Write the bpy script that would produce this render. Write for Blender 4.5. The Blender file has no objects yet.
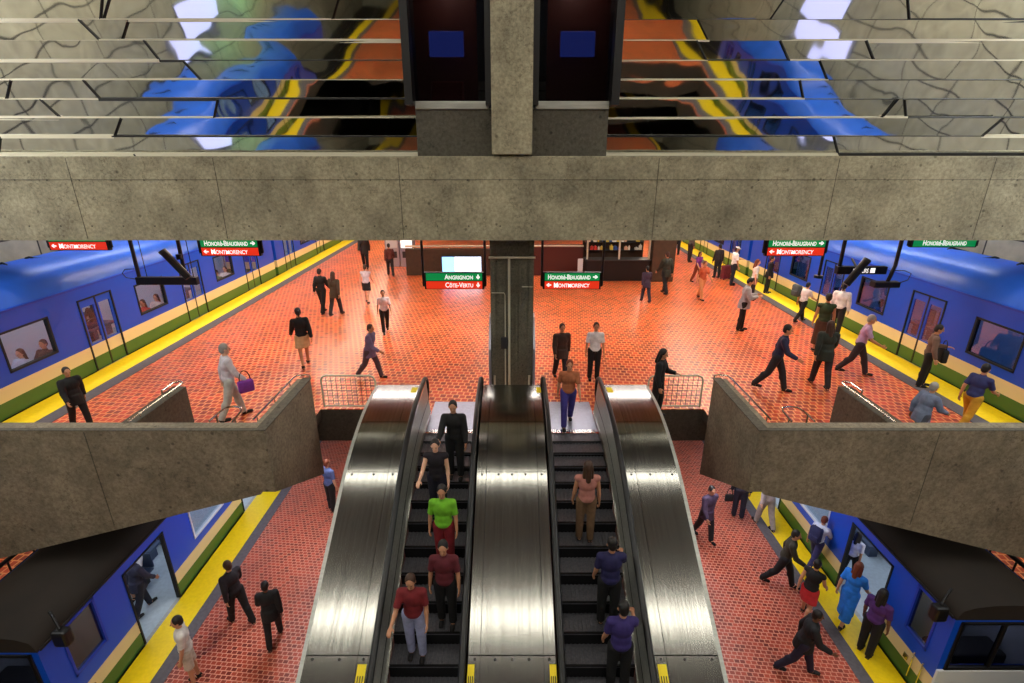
import bpy, bmesh, math, random
from mathutils import Vector, Matrix, Euler, Quaternion
import numpy as np
random.seed(7)
S = bpy.context.scene
COL = S.collection
PI = math.pi
R = math.radians

# ------------------------------------------------------------------ camera
CAM_H, F, PITCH = 6.0, 515.0, R(20.3)
cd = bpy.data.cameras.new('camera'); cam = bpy.data.objects.new('camera', cd); COL.objects.link(cam)
cam.location = (0, 0, CAM_H); cam.rotation_euler = (PI/2 - PITCH, 0, 0)
cd.sensor_width = 36; cd.lens = F/1024*36; cd.clip_end = 200; cd.clip_start = .05
S.camera = cam
S.view_settings.view_transform = 'Standard'; S.view_settings.look = 'None'
S.view_settings.gamma = 1; S.view_settings.use_curve_mapping = False
S.view_settings.exposure = 0.0

def on_floor(u, v, z):
    """where the sight line of a photo point meets the level z"""
    a, b = (u-512)/F, (341.5-v)/F
    d = Vector((a, math.cos(PITCH)+b*math.sin(PITCH), -math.sin(PITCH)+b*math.cos(PITCH)))
    t = (z-CAM_H)/d.z
    return d.x*t, d.y*t

# ------------------------------------------------------------------ materials
def new_mat(name):
    m = bpy.data.materials.new(name); m.use_nodes = True
    nt = m.node_tree; b = nt.nodes['Principled BSDF']
    return m, nt, b
def N(nt, t, **kw):
    n = nt.nodes.new(t)
    for k, v in kw.items():
        if k in n.inputs: n.inputs[k].default_value = v
        else: setattr(n, k, v)
    return n
def ramp(nt, stops, interp='LINEAR'):
    r = nt.nodes.new('ShaderNodeValToRGB'); cr = r.color_ramp; cr.interpolation = interp
    while len(cr.elements) < len(stops): cr.elements.new(.5)
    for e, (p, c) in zip(cr.elements, stops):
        e.position = p; e.color = (*c, 1)
    return r
def lin(r, g, b):
    f = lambda c: (c/255/12.92) if c/255 <= .04045 else ((c/255+.055)/1.055)**2.4
    return (f(r), f(g), f(b))
def plain(name, rgb, rough=.5, metal=0., spec=.5, noise=.0, nscale=12.):
    m, nt, b = new_mat(name)
    b.inputs['Roughness'].default_value = rough; b.inputs['Metallic'].default_value = metal
    b.inputs['Specular IOR Level'].default_value = spec
    c = lin(*rgb)
    if noise > 0:
        tc = N(nt, 'ShaderNodeTexCoord'); n = N(nt, 'ShaderNodeTexNoise', Scale=nscale, Detail=3.)
        nt.links.new(tc.outputs['Object'], n.inputs['Vector'])
        r = ramp(nt, [(.3, tuple(x*(1-noise) for x in c)), (.7, tuple(min(1, x*(1+noise)) for x in c))])
        nt.links.new(n.outputs['Fac'], r.inputs[0]); nt.links.new(r.outputs[0], b.inputs['Base Color'])
    else:
        b.inputs['Base Color'].default_value = (*c, 1)
    return m
def emit(name, rgb, s):
    m, nt, b = new_mat(name)
    b.inputs['Base Color'].default_value = (*lin(*rgb), 1)
    b.inputs['Emission Color'].default_value = (*lin(*rgb), 1); b.inputs['Emission Strength'].default_value = s
    return m
def concrete(name, rgb, contrast=.35, scale=1.0, bump=.25, rough=.75):
    m, nt, b = new_mat(name); L = nt.links.new
    c = lin(*rgb)
    geo = N(nt, 'ShaderNodeNewGeometry')
    n1 = N(nt, 'ShaderNodeTexNoise', Scale=1.1*scale, Detail=8., Roughness=.65)
    n2 = N(nt, 'ShaderNodeTexNoise', Scale=14*scale, Detail=6., Roughness=.7)
    v = N(nt, 'ShaderNodeTexVoronoi', Scale=2.6*scale)
    n4 = N(nt, 'ShaderNodeTexNoise', Scale=.8*scale, Detail=6., Roughness=.6)   # long thin cracks
    for n in (n1, n2, v, n4): L(geo.outputs['Position'], n.inputs['Vector'])
    r1 = ramp(nt, [(.25, tuple(x*(1-contrast) for x in c)), (.5, c), (.78, tuple(x*(1+contrast) for x in c))])
    L(n1.outputs['Fac'], r1.inputs[0])
    r2 = ramp(nt, [(.28, (.42, .40, .37)), (.62, (1.18, 1.18, 1.18))]); L(n2.outputs['Fac'], r2.inputs[0])
    mx = N(nt, 'ShaderNodeMix', data_type='RGBA', blend_type='MULTIPLY'); mx.inputs[0].default_value = .8
    L(r1.outputs[0], mx.inputs[6]); L(r2.outputs[0], mx.inputs[7])
    rp = ramp(nt, [(.0, (.22, .21, .19)), (.06, (.3, .29, .27)), (.11, (1, 1, 1))]); L(v.outputs['Distance'], rp.inputs[0])
    mp = N(nt, 'ShaderNodeMix', data_type='RGBA', blend_type='MULTIPLY'); mp.inputs[0].default_value = .75
    L(mx.outputs[2], mp.inputs[6]); L(rp.outputs[0], mp.inputs[7])
    rc = ramp(nt, [(.495, (1, 1, 1)), (.5, (.4, .38, .35)), (.505, (1, 1, 1))]); L(n4.outputs['Fac'], rc.inputs[0])
    mc = N(nt, 'ShaderNodeMix', data_type='RGBA', blend_type='MULTIPLY'); mc.inputs[0].default_value = .7
    L(mp.outputs[2], mc.inputs[6]); L(rc.outputs[0], mc.inputs[7])
    L(mc.outputs[2], b.inputs['Base Color']); b.inputs['Roughness'].default_value = rough
    bp = N(nt, 'ShaderNodeBump', Strength=bump, Distance=.02); L(n2.outputs['Fac'], bp.inputs['Height']); L(bp.outputs[0], b.inputs['Normal'])
    return m
def tile_floor(name, c1, c2, cm, gloss=.3, w=.125, h=.1, mo=.014):
    m, nt, b = new_mat(name); L = nt.links.new
    geo = N(nt, 'ShaderNodeNewGeometry')
    br = N(nt, 'ShaderNodeTexBrick', offset=.5, squash=1.0)
    br.inputs['Scale'].default_value = 1.0
    br.inputs['Brick Width'].default_value = w; br.inputs['Row Height'].default_value = h
    br.inputs['Mortar Size'].default_value = mo; br.inputs['Mortar Smooth'].default_value = .5; br.inputs['Bias'].default_value = -.1
    br.inputs['Color1'].default_value = (*lin(*c1), 1); br.inputs['Color2'].default_value = (*lin(*c2), 1)
    br.inputs['Mortar'].default_value = (*lin(*cm), 1)
    rot = N(nt, 'ShaderNodeMapping'); rot.inputs['Rotation'].default_value = (0, 0, R(6))
    L(geo.outputs['Position'], rot.inputs['Vector']); L(rot.outputs[0], br.inputs['Vector'])
    n = N(nt, 'ShaderNodeTexNoise', Scale=.55, Detail=4.); L(geo.outputs['Position'], n.inputs['Vector'])
    r = ramp(nt, [(.3, (.78, .74, .72)), (.7, (1.12, 1.1, 1.05))]); L(n.outputs['Fac'], r.inputs[0])
    mx = N(nt, 'ShaderNodeMix', data_type='RGBA', blend_type='MULTIPLY'); mx.inputs[0].default_value = 1
    L(br.outputs['Color'], mx.inputs[6]); L(r.outputs[0], mx.inputs[7]); L(mx.outputs[2], b.inputs['Base Color'])
    b.inputs['Roughness'].default_value = gloss
    bp = N(nt, 'ShaderNodeBump', Strength=.25, Distance=.01); bp.invert = True
    L(br.outputs['Fac'], bp.inputs['Height']); L(bp.outputs[0], b.inputs['Normal'])
    return m
def steel(name, rgb, rough=.28, stretch=(1, 30, 30), amt=.12, metal=1.):
    m, nt, b = new_mat(name); L = nt.links.new
    tc = N(nt, 'ShaderNodeTexCoord'); mp = N(nt, 'ShaderNodeMapping'); mp.inputs['Scale'].default_value = stretch
    n = N(nt, 'ShaderNodeTexNoise', Scale=3., Detail=3., Roughness=.6)
    L(tc.outputs['Object'], mp.inputs[0]); L(mp.outputs[0], n.inputs['Vector'])
    c = lin(*rgb)
    r = ramp(nt, [(.3, tuple(x*.8 for x in c)), (.7, tuple(min(1, x*1.1) for x in c))]); L(n.outputs['Fac'], r.inputs[0])
    L(r.outputs[0], b.inputs['Base Color']); b.inputs['Metallic'].default_value = metal
    mr = N(nt, 'ShaderNodeMapRange'); mr.inputs['To Min'].default_value = rough-amt*.5; mr.inputs['To Max'].default_value = rough+amt*.5
    L(n.outputs['Fac'], mr.inputs['Value']); L(mr.outputs[0], b.inputs['Roughness'])
    return m
def wavy_mirror(name):
    m, nt, b = new_mat(name); L = nt.links.new
    b.inputs['Metallic'].default_value = 1; b.inputs['Base Color'].default_value = (.74, .73, .68, 1); b.inputs['Roughness'].default_value = .035
    geo = N(nt, 'ShaderNodeNewGeometry'); n = N(nt, 'ShaderNodeTexNoise', Scale=.75, Detail=1.2, Distortion=.3)
    L(geo.outputs['Position'], n.inputs['Vector'])
    bp = N(nt, 'ShaderNodeBump', Strength=.4, Distance=.05); L(n.outputs['Fac'], bp.inputs['Height']); L(bp.outputs[0], b.inputs['Normal'])
    return m
def glass(name, tint=(.85, .9, .95), alpha=.22, rough=.03):
    m, nt, b = new_mat(name); L = nt.links.new
    nt.nodes.remove(b); out = nt.nodes['Material Output']
    t = N(nt, 'ShaderNodeBsdfTransparent'); t.inputs[0].default_value = (*tint, 1)
    g = N(nt, 'ShaderNodeBsdfGlossy'); g.inputs['Roughness'].default_value = rough
    mx = N(nt, 'ShaderNodeMixShader'); mx.inputs[0].default_value = alpha
    L(t.outputs[0], mx.inputs[1]); L(g.outputs[0], mx.inputs[2]); L(mx.outputs[0], out.inputs[0])
    return m
def wall_tiles(name, rgb, w=2.4, h=1.15):
    m, nt, b = new_mat(name); L = nt.links.new
    geo = N(nt, 'ShaderNodeNewGeometry'); sp = N(nt, 'ShaderNodeSeparateXYZ'); cb = N(nt, 'ShaderNodeCombineXYZ')
    L(geo.outputs['Position'], sp.inputs[0]); L(sp.outputs['Y'], cb.inputs['X']); L(sp.outputs['Z'], cb.inputs['Y'])
    br = N(nt, 'ShaderNodeTexBrick', offset=.0)
    br.inputs['Scale'].default_value = 1; br.inputs['Brick Width'].default_value = w; br.inputs['Row Height'].default_value = h
    br.inputs['Mortar Size'].default_value = .03; br.inputs['Mortar Smooth'].default_value = .1
    c = lin(*rgb)
    br.inputs['Color1'].default_value = (*c, 1); br.inputs['Color2'].default_value = (*[x*.85 for x in c], 1); br.inputs['Mortar'].default_value = (.02, .02, .018, 1)
    L(cb.outputs[0], br.inputs['Vector'])
    n = N(nt, 'ShaderNodeTexNoise', Scale=2.2, Detail=6.); L(geo.outputs['Position'], n.inputs['Vector'])
    r = ramp(nt, [(.3, (.75, .75, .75)), (.7, (1.1, 1.1, 1.1))]); L(n.outputs['Fac'], r.inputs[0])
    mx = N(nt, 'ShaderNodeMix', data_type='RGBA', blend_type='MULTIPLY'); mx.inputs[0].default_value = 1
    L(br.outputs['Color'], mx.inputs[6]); L(r.outputs[0], mx.inputs[7]); L(mx.outputs[2], b.inputs['Base Color'])
    b.inputs['Roughness'].default_value = .5
    return m
def train_paint(name):
    m, nt, b = new_mat(name); L = nt.links.new
    tc = N(nt, 'ShaderNodeTexCoord'); sp = N(nt, 'ShaderNodeSeparateXYZ'); L(tc.outputs['Object'], sp.inputs[0])
    mr = N(nt, 'ShaderNodeMapRange'); mr.inputs['From Min'].default_value = -1; mr.inputs['From Max'].default_value = 4
    L(sp.outputs['Z'], mr.inputs['Value'])
    z = lambda a: (a+1)/5
    r = ramp(nt, [(0, lin(18, 18, 20)), (z(.0), lin(62, 104, 44)), (z(.37), lin(226, 204, 152)), (z(.72), lin(12, 76, 200))], 'CONSTANT')
    L(mr.outputs[0], r.inputs[0]); L(r.outputs[0], b.inputs['Base Color'])
    b.inputs['Roughness'].default_value = .32; b.inputs['Coat Weight'].default_value = .0
    return m

M = dict(
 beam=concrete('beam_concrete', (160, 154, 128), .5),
 parapet=concrete('parapet_concrete', (132, 123, 104), .45),
 darkcon=concrete('dark_concrete', (88, 84, 72), .25),
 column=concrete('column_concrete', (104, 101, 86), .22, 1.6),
 slabside=concrete('slab_concrete', (70, 64, 54), .25),
 floor_up=tile_floor('orange_tiles', (222, 78, 30), (130, 30, 14), (246, 160, 100), .3, .17, .19, .024),
 floor_low=tile_floor('red_orange_tiles', (176, 72, 48), (108, 40, 30), (208, 142, 120), .32),
 yellow=plain('yellow_paint', (250, 214, 10), .45, noise=.06),
 greystrip=plain('grey_tactile_strip', (92, 88, 92), .6, noise=.15),
 wall=wall_tiles('wall_tiles', (176, 172, 150)),
 ceil=concrete('ceiling_concrete', (112, 110, 100), .2),
 mirror=wavy_mirror('polished_steel'),
 lip=plain('cream_lip', (226, 220, 196), .4, 0, .5),
 steel=steel('brushed_steel', (158, 158, 152), .17, (9, .15, .15), .0),
 steel_panel=steel('panel_steel', (178, 180, 172), .42, (.6, 6, 6), .0, .55),
 steel_dark=steel('dark_steel', (90, 90, 90), .35),
 landing=plain('landing_plate', (168, 172, 188), .35, .6, noise=.12, nscale=30),
 rubber=plain('black_rubber', (14, 14, 15), .38),
 black=plain('black_metal', (12, 12, 13), .45),
 darkgrey=plain('dark_grey', (44, 44, 46), .5),
 step=plain('step_metal', (104, 104, 110), .42, .5, noise=.2, nscale=25),
 stepnose=plain('step_riser', (30, 30, 32), .45, .6),
 chrome=plain('chrome', (206, 206, 200), .18, 1.0),
 pipe=plain('galvanised_pipe', (204, 200, 176), .4, .2),
 paint=train_paint('train_livery'),
 roof=plain('train_roof_blue', (34, 96, 212), .36, noise=.12, nscale=1.2),
 roof_shaded=plain('train_roof_shade', (30, 22, 15), .8, noise=.25, nscale=1.5),  # blue roof coloured near black for the deep shade under the slab
 trainblue=plain('train_door_blue', (26, 60, 180), .35),
 interior=plain('train_interior', (206, 210, 214), .45),
 intfloor=plain('train_floor', (176, 190, 196), .4, noise=.08),
 seat=plain('train_seat', (60, 74, 96), .5),
 underframe=plain('underframe', (16, 16, 18), .7),
 cabglass=glass('cab_glass', (.6, .6, .52), .10, .25), pane=glass('window_glass', (.85, .9, .95), .08), tintpane=glass('tinted_glass', (.30, .46, .72), .16),
 darkglass=glass('dark_glass', (.42, .42, .46), .012, .03),
 green_sign=emit('green_sign', (0, 140, 72), .7), red_sign=emit('red_sign', (226, 50, 22), .8), white_sign=emit('white_letters', (255, 255, 250), 1.0),
 lamp=emit('fluorescent', (255, 244, 214), 6.), cool=emit('cool_fluorescent', (226, 238, 255), 5.),
 trainlamp=emit('train_lamp', (232, 240, 255), 3.5),
 adlight=emit('lit_ad', (214, 232, 255), 3.), adblue=emit('lit_ad_blue', (130, 190, 250), 2.2),
 headlamp=emit('lit_panel_red', (255, 40, 30), 2.),
 soffit=plain('soffit_paint', (176, 180, 200), .8), label=plain('yellow_label', (250, 224, 20), .5), skin=plain('skin_light', (212, 160, 128), .55),
 brown=plain('brown_panel', (66, 48, 30), .6, noise=.2, nscale=4), redbrown=plain('maroon_panel', (84, 34, 24), .5),
 trackbed=plain('track_bed', (40, 36, 32), .9, noise=.3, nscale=3), rail=plain('rail_steel', (110, 106, 100), .35, 1),
 bluepanel=emit('reflection_blue', (64, 84, 190), .55), redpanel=plain('reflection_red', (130, 26, 16), .5),
)

# ------------------------------------------------------------------ mesh helpers
def bm_box(bm, x0, x1, y0, y1, z0, z1, bev=0.):
    vs = [bm.verts.new(p) for p in ((x0,y0,z0),(x1,y0,z0),(x1,y1,z0),(x0,y1,z0),(x0,y0,z1),(x1,y0,z1),(x1,y1,z1),(x0,y1,z1))]
    fs = [bm.faces.new([vs[i] for i in f]) for f in ((3,2,1,0),(4,5,6,7),(0,1,5,4),(1,2,6,5),(2,3,7,6),(3,0,4,7))]
    if bev > 0:
        es = list({e for f in fs for e in f.edges})
        bmesh.ops.bevel(bm, geom=es, offset=bev, segments=2, affect='EDGES', profile=.5)
def bm_prism(bm, poly, lo, hi, axis):
    """poly of 2-D points extruded along axis ('x': points are (y,z); 'y': (x,z); 'z': (x,y))"""
    def P(a, b, t): return {'x': (t,a,b), 'y': (a,t,b), 'z': (a,b,t)}[axis]
    A = [bm.verts.new(P(a, b, lo)) for a, b in poly]; B = [bm.verts.new(P(a, b, hi)) for a, b in poly]
    n = len(poly)
    bm.faces.new(A[::-1]); bm.faces.new(B)
    for i in range(n): bm.faces.new((A[i], A[(i+1) % n], B[(i+1) % n], B[i]))
def bm_tube(bm, pts, r, seg=8, closed=False, caps=True, rx=None):
    pts = [Vector(p) for p in pts]; n = len(pts); rings = []
    up = Vector((0, 0, 1))
    prev = None
    for i, p in enumerate(pts):
        a = pts[(i-1) % n] if (closed or i > 0) else p
        b = pts[(i+1) % n] if (closed or i < n-1) else p
        t = (b-a)
        if t.length < 1e-9: t = Vector((0, 0, 1))
        t.normalize()
        if prev is None:
            s = t.cross(up)
            if s.length < 1e-3: s = t.cross(Vector((0, 1, 0)))
        else:
            s = prev - t*prev.dot(t)
        s.normalize(); prev = s; q = s.cross(t)
        rr = r[i] if isinstance(r, (list, tuple)) else r
        rings.append([bm.verts.new(p + s*math.cos(2*PI*k/seg)*(rx if rx else rr) + q*math.sin(2*PI*k/seg)*rr) for k in range(seg)])
    m = n if closed else n-1
    for i in range(m):
        A, B = rings[i], rings[(i+1) % n]
        for k in range(seg): bm.faces.new((A[k], A[(k+1) % seg], B[(k+1) % seg], B[k]))
    if caps and not closed:
        bm.faces.new(rings[0][::-1]); bm.faces.new(rings[-1])
def bm_cyl(bm, p, r, h, seg=16, axis='z'):
    d = {'x': Vector((h,0,0)), 'y': Vector((0,h,0)), 'z': Vector((0,0,h))}[axis]
    bm_tube(bm, [Vector(p), Vector(p)+d], r, seg)
def bm_ell(bm, c, rad, mat=None, seg=14, rings=9):
    T = Matrix.Translation(c) @ (mat.to_4x4() if mat else Matrix.Identity(4)) @ Matrix.Diagonal((*rad, 1))
    bmesh.ops.create_uvsphere(bm, u_segments=seg, v_segments=rings, radius=1, matrix=T)
def bm_cap(bm, a, b, ra, rb, seg=12):
    a, b = Vector(a), Vector(b)
    bm_ell(bm, a, (ra,)*3, seg=seg, rings=8); bm_ell(bm, b, (rb,)*3, seg=seg, rings=8)
    if (b-a).length > 1e-4: bm_tube(bm, [a, b], [ra, rb], seg)
def link(name, me, mat=None, parent=None):
    o = bpy.data.objects.new(name, me); COL.objects.link(o)
    if mat is not None and not me.materials: me.materials.append(mat)
    if parent is not None: o.parent = parent
    return o
def obj(name, bm, mat, parent=None, smooth=False):
    bmesh.ops.recalc_face_normals(bm, faces=bm.faces)
    me = bpy.data.meshes.new(name); bm.to_mesh(me); bm.free()
    if smooth:
        for p in me.polygons: p.use_smooth = True
    return link(name, me, mat, parent)
def smooth_angle(o, deg=35):
    me = o.data
    for p in me.polygons: p.use_smooth = True
    me.set_sharp_from_angle(angle=R(deg)) if hasattr(me, 'set_sharp_from_angle') else None
    return o
def thing(name, label, cat, loc=(0, 0, 0), rz=0., group=None, scale=1.):
    o = bpy.data.objects.new(name, None); COL.objects.link(o); o.empty_display_size = .1
    o.location = loc; o.rotation_euler = (0, 0, rz); o.scale = (scale,)*3
    return tag(o, label, cat, group)
def tag(o, label, cat, group=None):
    o['label'] = label; o['category'] = cat
    if group: o['group'] = group
    return o
def struct(name, bm, mat, parent=None, label=None, cat=None):
    o = obj(name, bm, mat, parent)
    if parent is None:
        o['kind'] = 'structure'
        if label: o['label'] = label
        if cat: o['category'] = cat
    return o
def box_obj(name, mat, dims, parent=None, bev=0.):
    bm = bmesh.new(); bm_box(bm, *dims, bev=bev); return obj(name, bm, mat, parent)
def NB(): return bmesh.new()

ZL = -5.0          # lower platform level
XU, XL = 12.0, 8.68  # platform edges, upper and lower

# ================================================================== the setting
def upper_slabs(bm, z0, z1, e):
    bm_box(bm, -XU, XU, 11.4+e, 44, z0, z1); bm_box(bm, -3.25, 3.25, 10.25+e, 11.4+e, z0, z1)
    for s in (-1, 1):
        a, b = sorted((s*4.75, s*XU)); bm_box(bm, a, b, 8.95, 11.4+e, max(z0, -.3), z1)
        a, b = sorted((s*10.75, s*XU)); bm_box(bm, a, b, -8, 8.95, z0, z1)
    bm_box(bm, -XU, XU, -34, -8, z0, z1)
bm = NB(); upper_slabs(bm, -.9, -.02, 0.); struct('slab', bm, M['slabside'])
bm = NB(); upper_slabs(bm, -.02, 0, 0.); struct('floor', bm, M['floor_up'])
bm = NB(); bm_box(bm, -XL, XL, -34, 44, ZL-.6, ZL); struct('floor_lower', bm, M['floor_low'])
for s in (-1, 1):
    bm = NB()
    def strip(x0, x1, y0, y1, z):
        a, b = sorted((s*x0, s*x1)); bm_box(bm, a, b, y0, y1, z, z+.012)
    strip(11.24, XU, -34, 44, 0); struct('trim_1' if s < 0 else 'trim_2', bm, M['yellow'])
    bm = NB(); strip(10.84, 11.24, -34, 44, 0); struct('trim_3' if s < 0 else 'trim_4', bm, M['greystrip'])
    bm = NB(); strip(7.98, XL, -34, 44, ZL); struct('trim_5' if s < 0 else 'trim_6', bm, M['yellow'])
    bm = NB(); strip(7.68, 7.98, -34, 44, ZL); struct('trim_7' if s < 0 else 'trim_8', bm, M['greystrip'])
    # track troughs, their slabs and running rails
    bm = NB(); a, b = sorted((s*XU, s*15.4)); bm_box(bm, a, b, -34, 44, -1.5, -1.15)
    a, b = sorted((s*XL, s*15.4)); bm_box(bm, a, b, -34, 44, ZL-1.6, ZL-1.15)
    struct('track_bed', bm, M['trackbed'])
    bm = NB()
    for x in (12.55, 14.05): bm_box(bm, s*x-.05, s*x+.05, -34, 44, -1.15, -1.0)
    for x in (9.25, 10.7): bm_box(bm, s*x-.05, s*x+.05, -34, 44, ZL-1.15, ZL-1.0)
    struct('running_rails', bm, M['rail'])
    bm = NB(); a, b = sorted((s*15.4, s*15.7)); bm_box(bm, a, b, -34, 44, -7, 11.3)
    struct('wall_left' if s < 0 else 'wall_right', bm, M['wall'])
    # side walkway seen under the beam, with its concrete kerb
    bm = NB(); a, b = sorted((s*11.3, s*15.4)); bm_box(bm, a, b, 2, 14, -3.3, -3.1); struct('side_walkway', bm, M['floor_up'])
    bm = NB(); a, b = sorted((s*10.98, s*11.3)); bm_box(bm, a, b, 2, 14, -3.5, -3.04, bev=.03); struct('walkway_kerb', bm, M['beam'])
bm = NB(); bm_box(bm, -15.7, 15.7, -34.3, 44.3, 11.0, 11.4); struct('ceiling', bm, M['ceil'])
bm = NB(); bm_box(bm, -15.7, 15.7, 44, 44.3, -7, 11.3); struct('wall_far', bm, M['wall'])
bm = NB(); bm_box(bm, -15.7, 15.7, -34.3, -34, -7, 11.3); struct('wall_near', bm, M['wall'])
# ceiling over the upper platform beyond the beam (hides the hanging lamps' cables)
bm = NB(); bm_box(bm, -12.4, 12.4, 13.35, 44, 5.15, 5.45); struct('ceiling_lower', bm, M['soffit'])

# mezzanine beam across the whole hall
bm = NB(); bm_prism(bm, [(11.5, 4.14), (13.3, 4.14), (13.3, 5.4), (11.75, 5.4), (11.6, 5.88), (11.52, 5.9), (11.5, 5.88)], -15.4, 15.4, 'x'); struct('mezzanine_beam', bm, M['beam'])
# formwork joints and tie holes of the beam face
bm = NB()
for x in (-9.4, -6.3, -2.4, 3.1, 6.9, 10.2): bm_box(bm, x-.006, x+.006, 11.494, 11.5, 4.18, 5.86)
bm_box(bm, -12, 12, 11.494, 11.5, 5.42, 5.43)
for k in range(34):
    for z in (5.42, 4.45): bm_cyl(bm, (-11.3+k*.69, 11.492, z), .018, .01, 8, 'y')
bb = bpy.data.objects['mezzanine_beam']; struct('formwork_joints', bm, M['darkcon'], bb)
# column: under the beam and, slimmer, above it
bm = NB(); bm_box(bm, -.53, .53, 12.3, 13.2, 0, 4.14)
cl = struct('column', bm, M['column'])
bm = NB()
for x in (-.47, .47): bm_box(bm, x-.055, x+.055, 12.24, 12.3, 0, 4.1)
for x in (-.11, .11, .2): bm_box(bm, x-.02, x+.02, 12.265, 12.3, 0, 4.1)
bm_box(bm, -.53, .53, 12.22, 12.3, 3.98, 4.14); struct('column_ribs', bm, M['column'], cl)
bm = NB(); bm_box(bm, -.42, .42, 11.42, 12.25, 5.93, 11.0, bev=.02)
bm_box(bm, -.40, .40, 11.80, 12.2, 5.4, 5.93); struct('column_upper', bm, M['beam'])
# pipes on the column front
bm = NB()
bm_tube(bm, [(-.56, 12.2, 3.62), (.56, 12.2, 3.62)], .028)
bm_tube(bm, [(-.07, 12.2, 3.62), (-.07, 12.2, .12)], .03)
bm_tube(bm, [(-.45, 12.2, .55), (-.45, 12.2, .22), (-.40, 12.2, .14), (-.07, 12.2, .12), (.36, 12.2, .12), (.44, 12.2, .2), (.45, 12.2, .55)], .026)
bm_tube(bm, [(-.5, 12.21, 2.75), (-.2, 12.21, 2.75), (-.17, 12.21, 2.7), (-.17, 12.21, 1.605)], .012)
bm_tube(bm, [(-.17, 12.21, 1.295), (-.17, 12.21, .2)], .016); bm_tube(bm, [(.5, 12.21, 2.9), (.24, 12.21, 2.9)], .012)
o = obj('conduit', bm, M['pipe']); tag(o, 'pale pipe run down the front of the dark central column', 'pipe'); smooth_angle(o)
o = box_obj('junction_box', M['darkgrey'], (-.28, -.11, 12.16, 12.24, 1.3, 1.6), bev=.01); tag(o, 'small grey junction box on the front of the central column', 'junction box')
for s in (-1, 1):
    bm = NB(); a, b = sorted((s*.535, s*.585))
    bm_prism(bm, [(12.0, 0), (13.0, 0), (13.0, 2.0), (12.62, 2.0), (12.0, 1.35)], a, b, 'x')
    o = obj('corner_guard', bm, M['landing']); tag(o, 'grey metal guard plate on the %s side of the central column' % ('left' if s < 0 else 'right'), 'guard plate', 'column guard plates')

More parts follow.
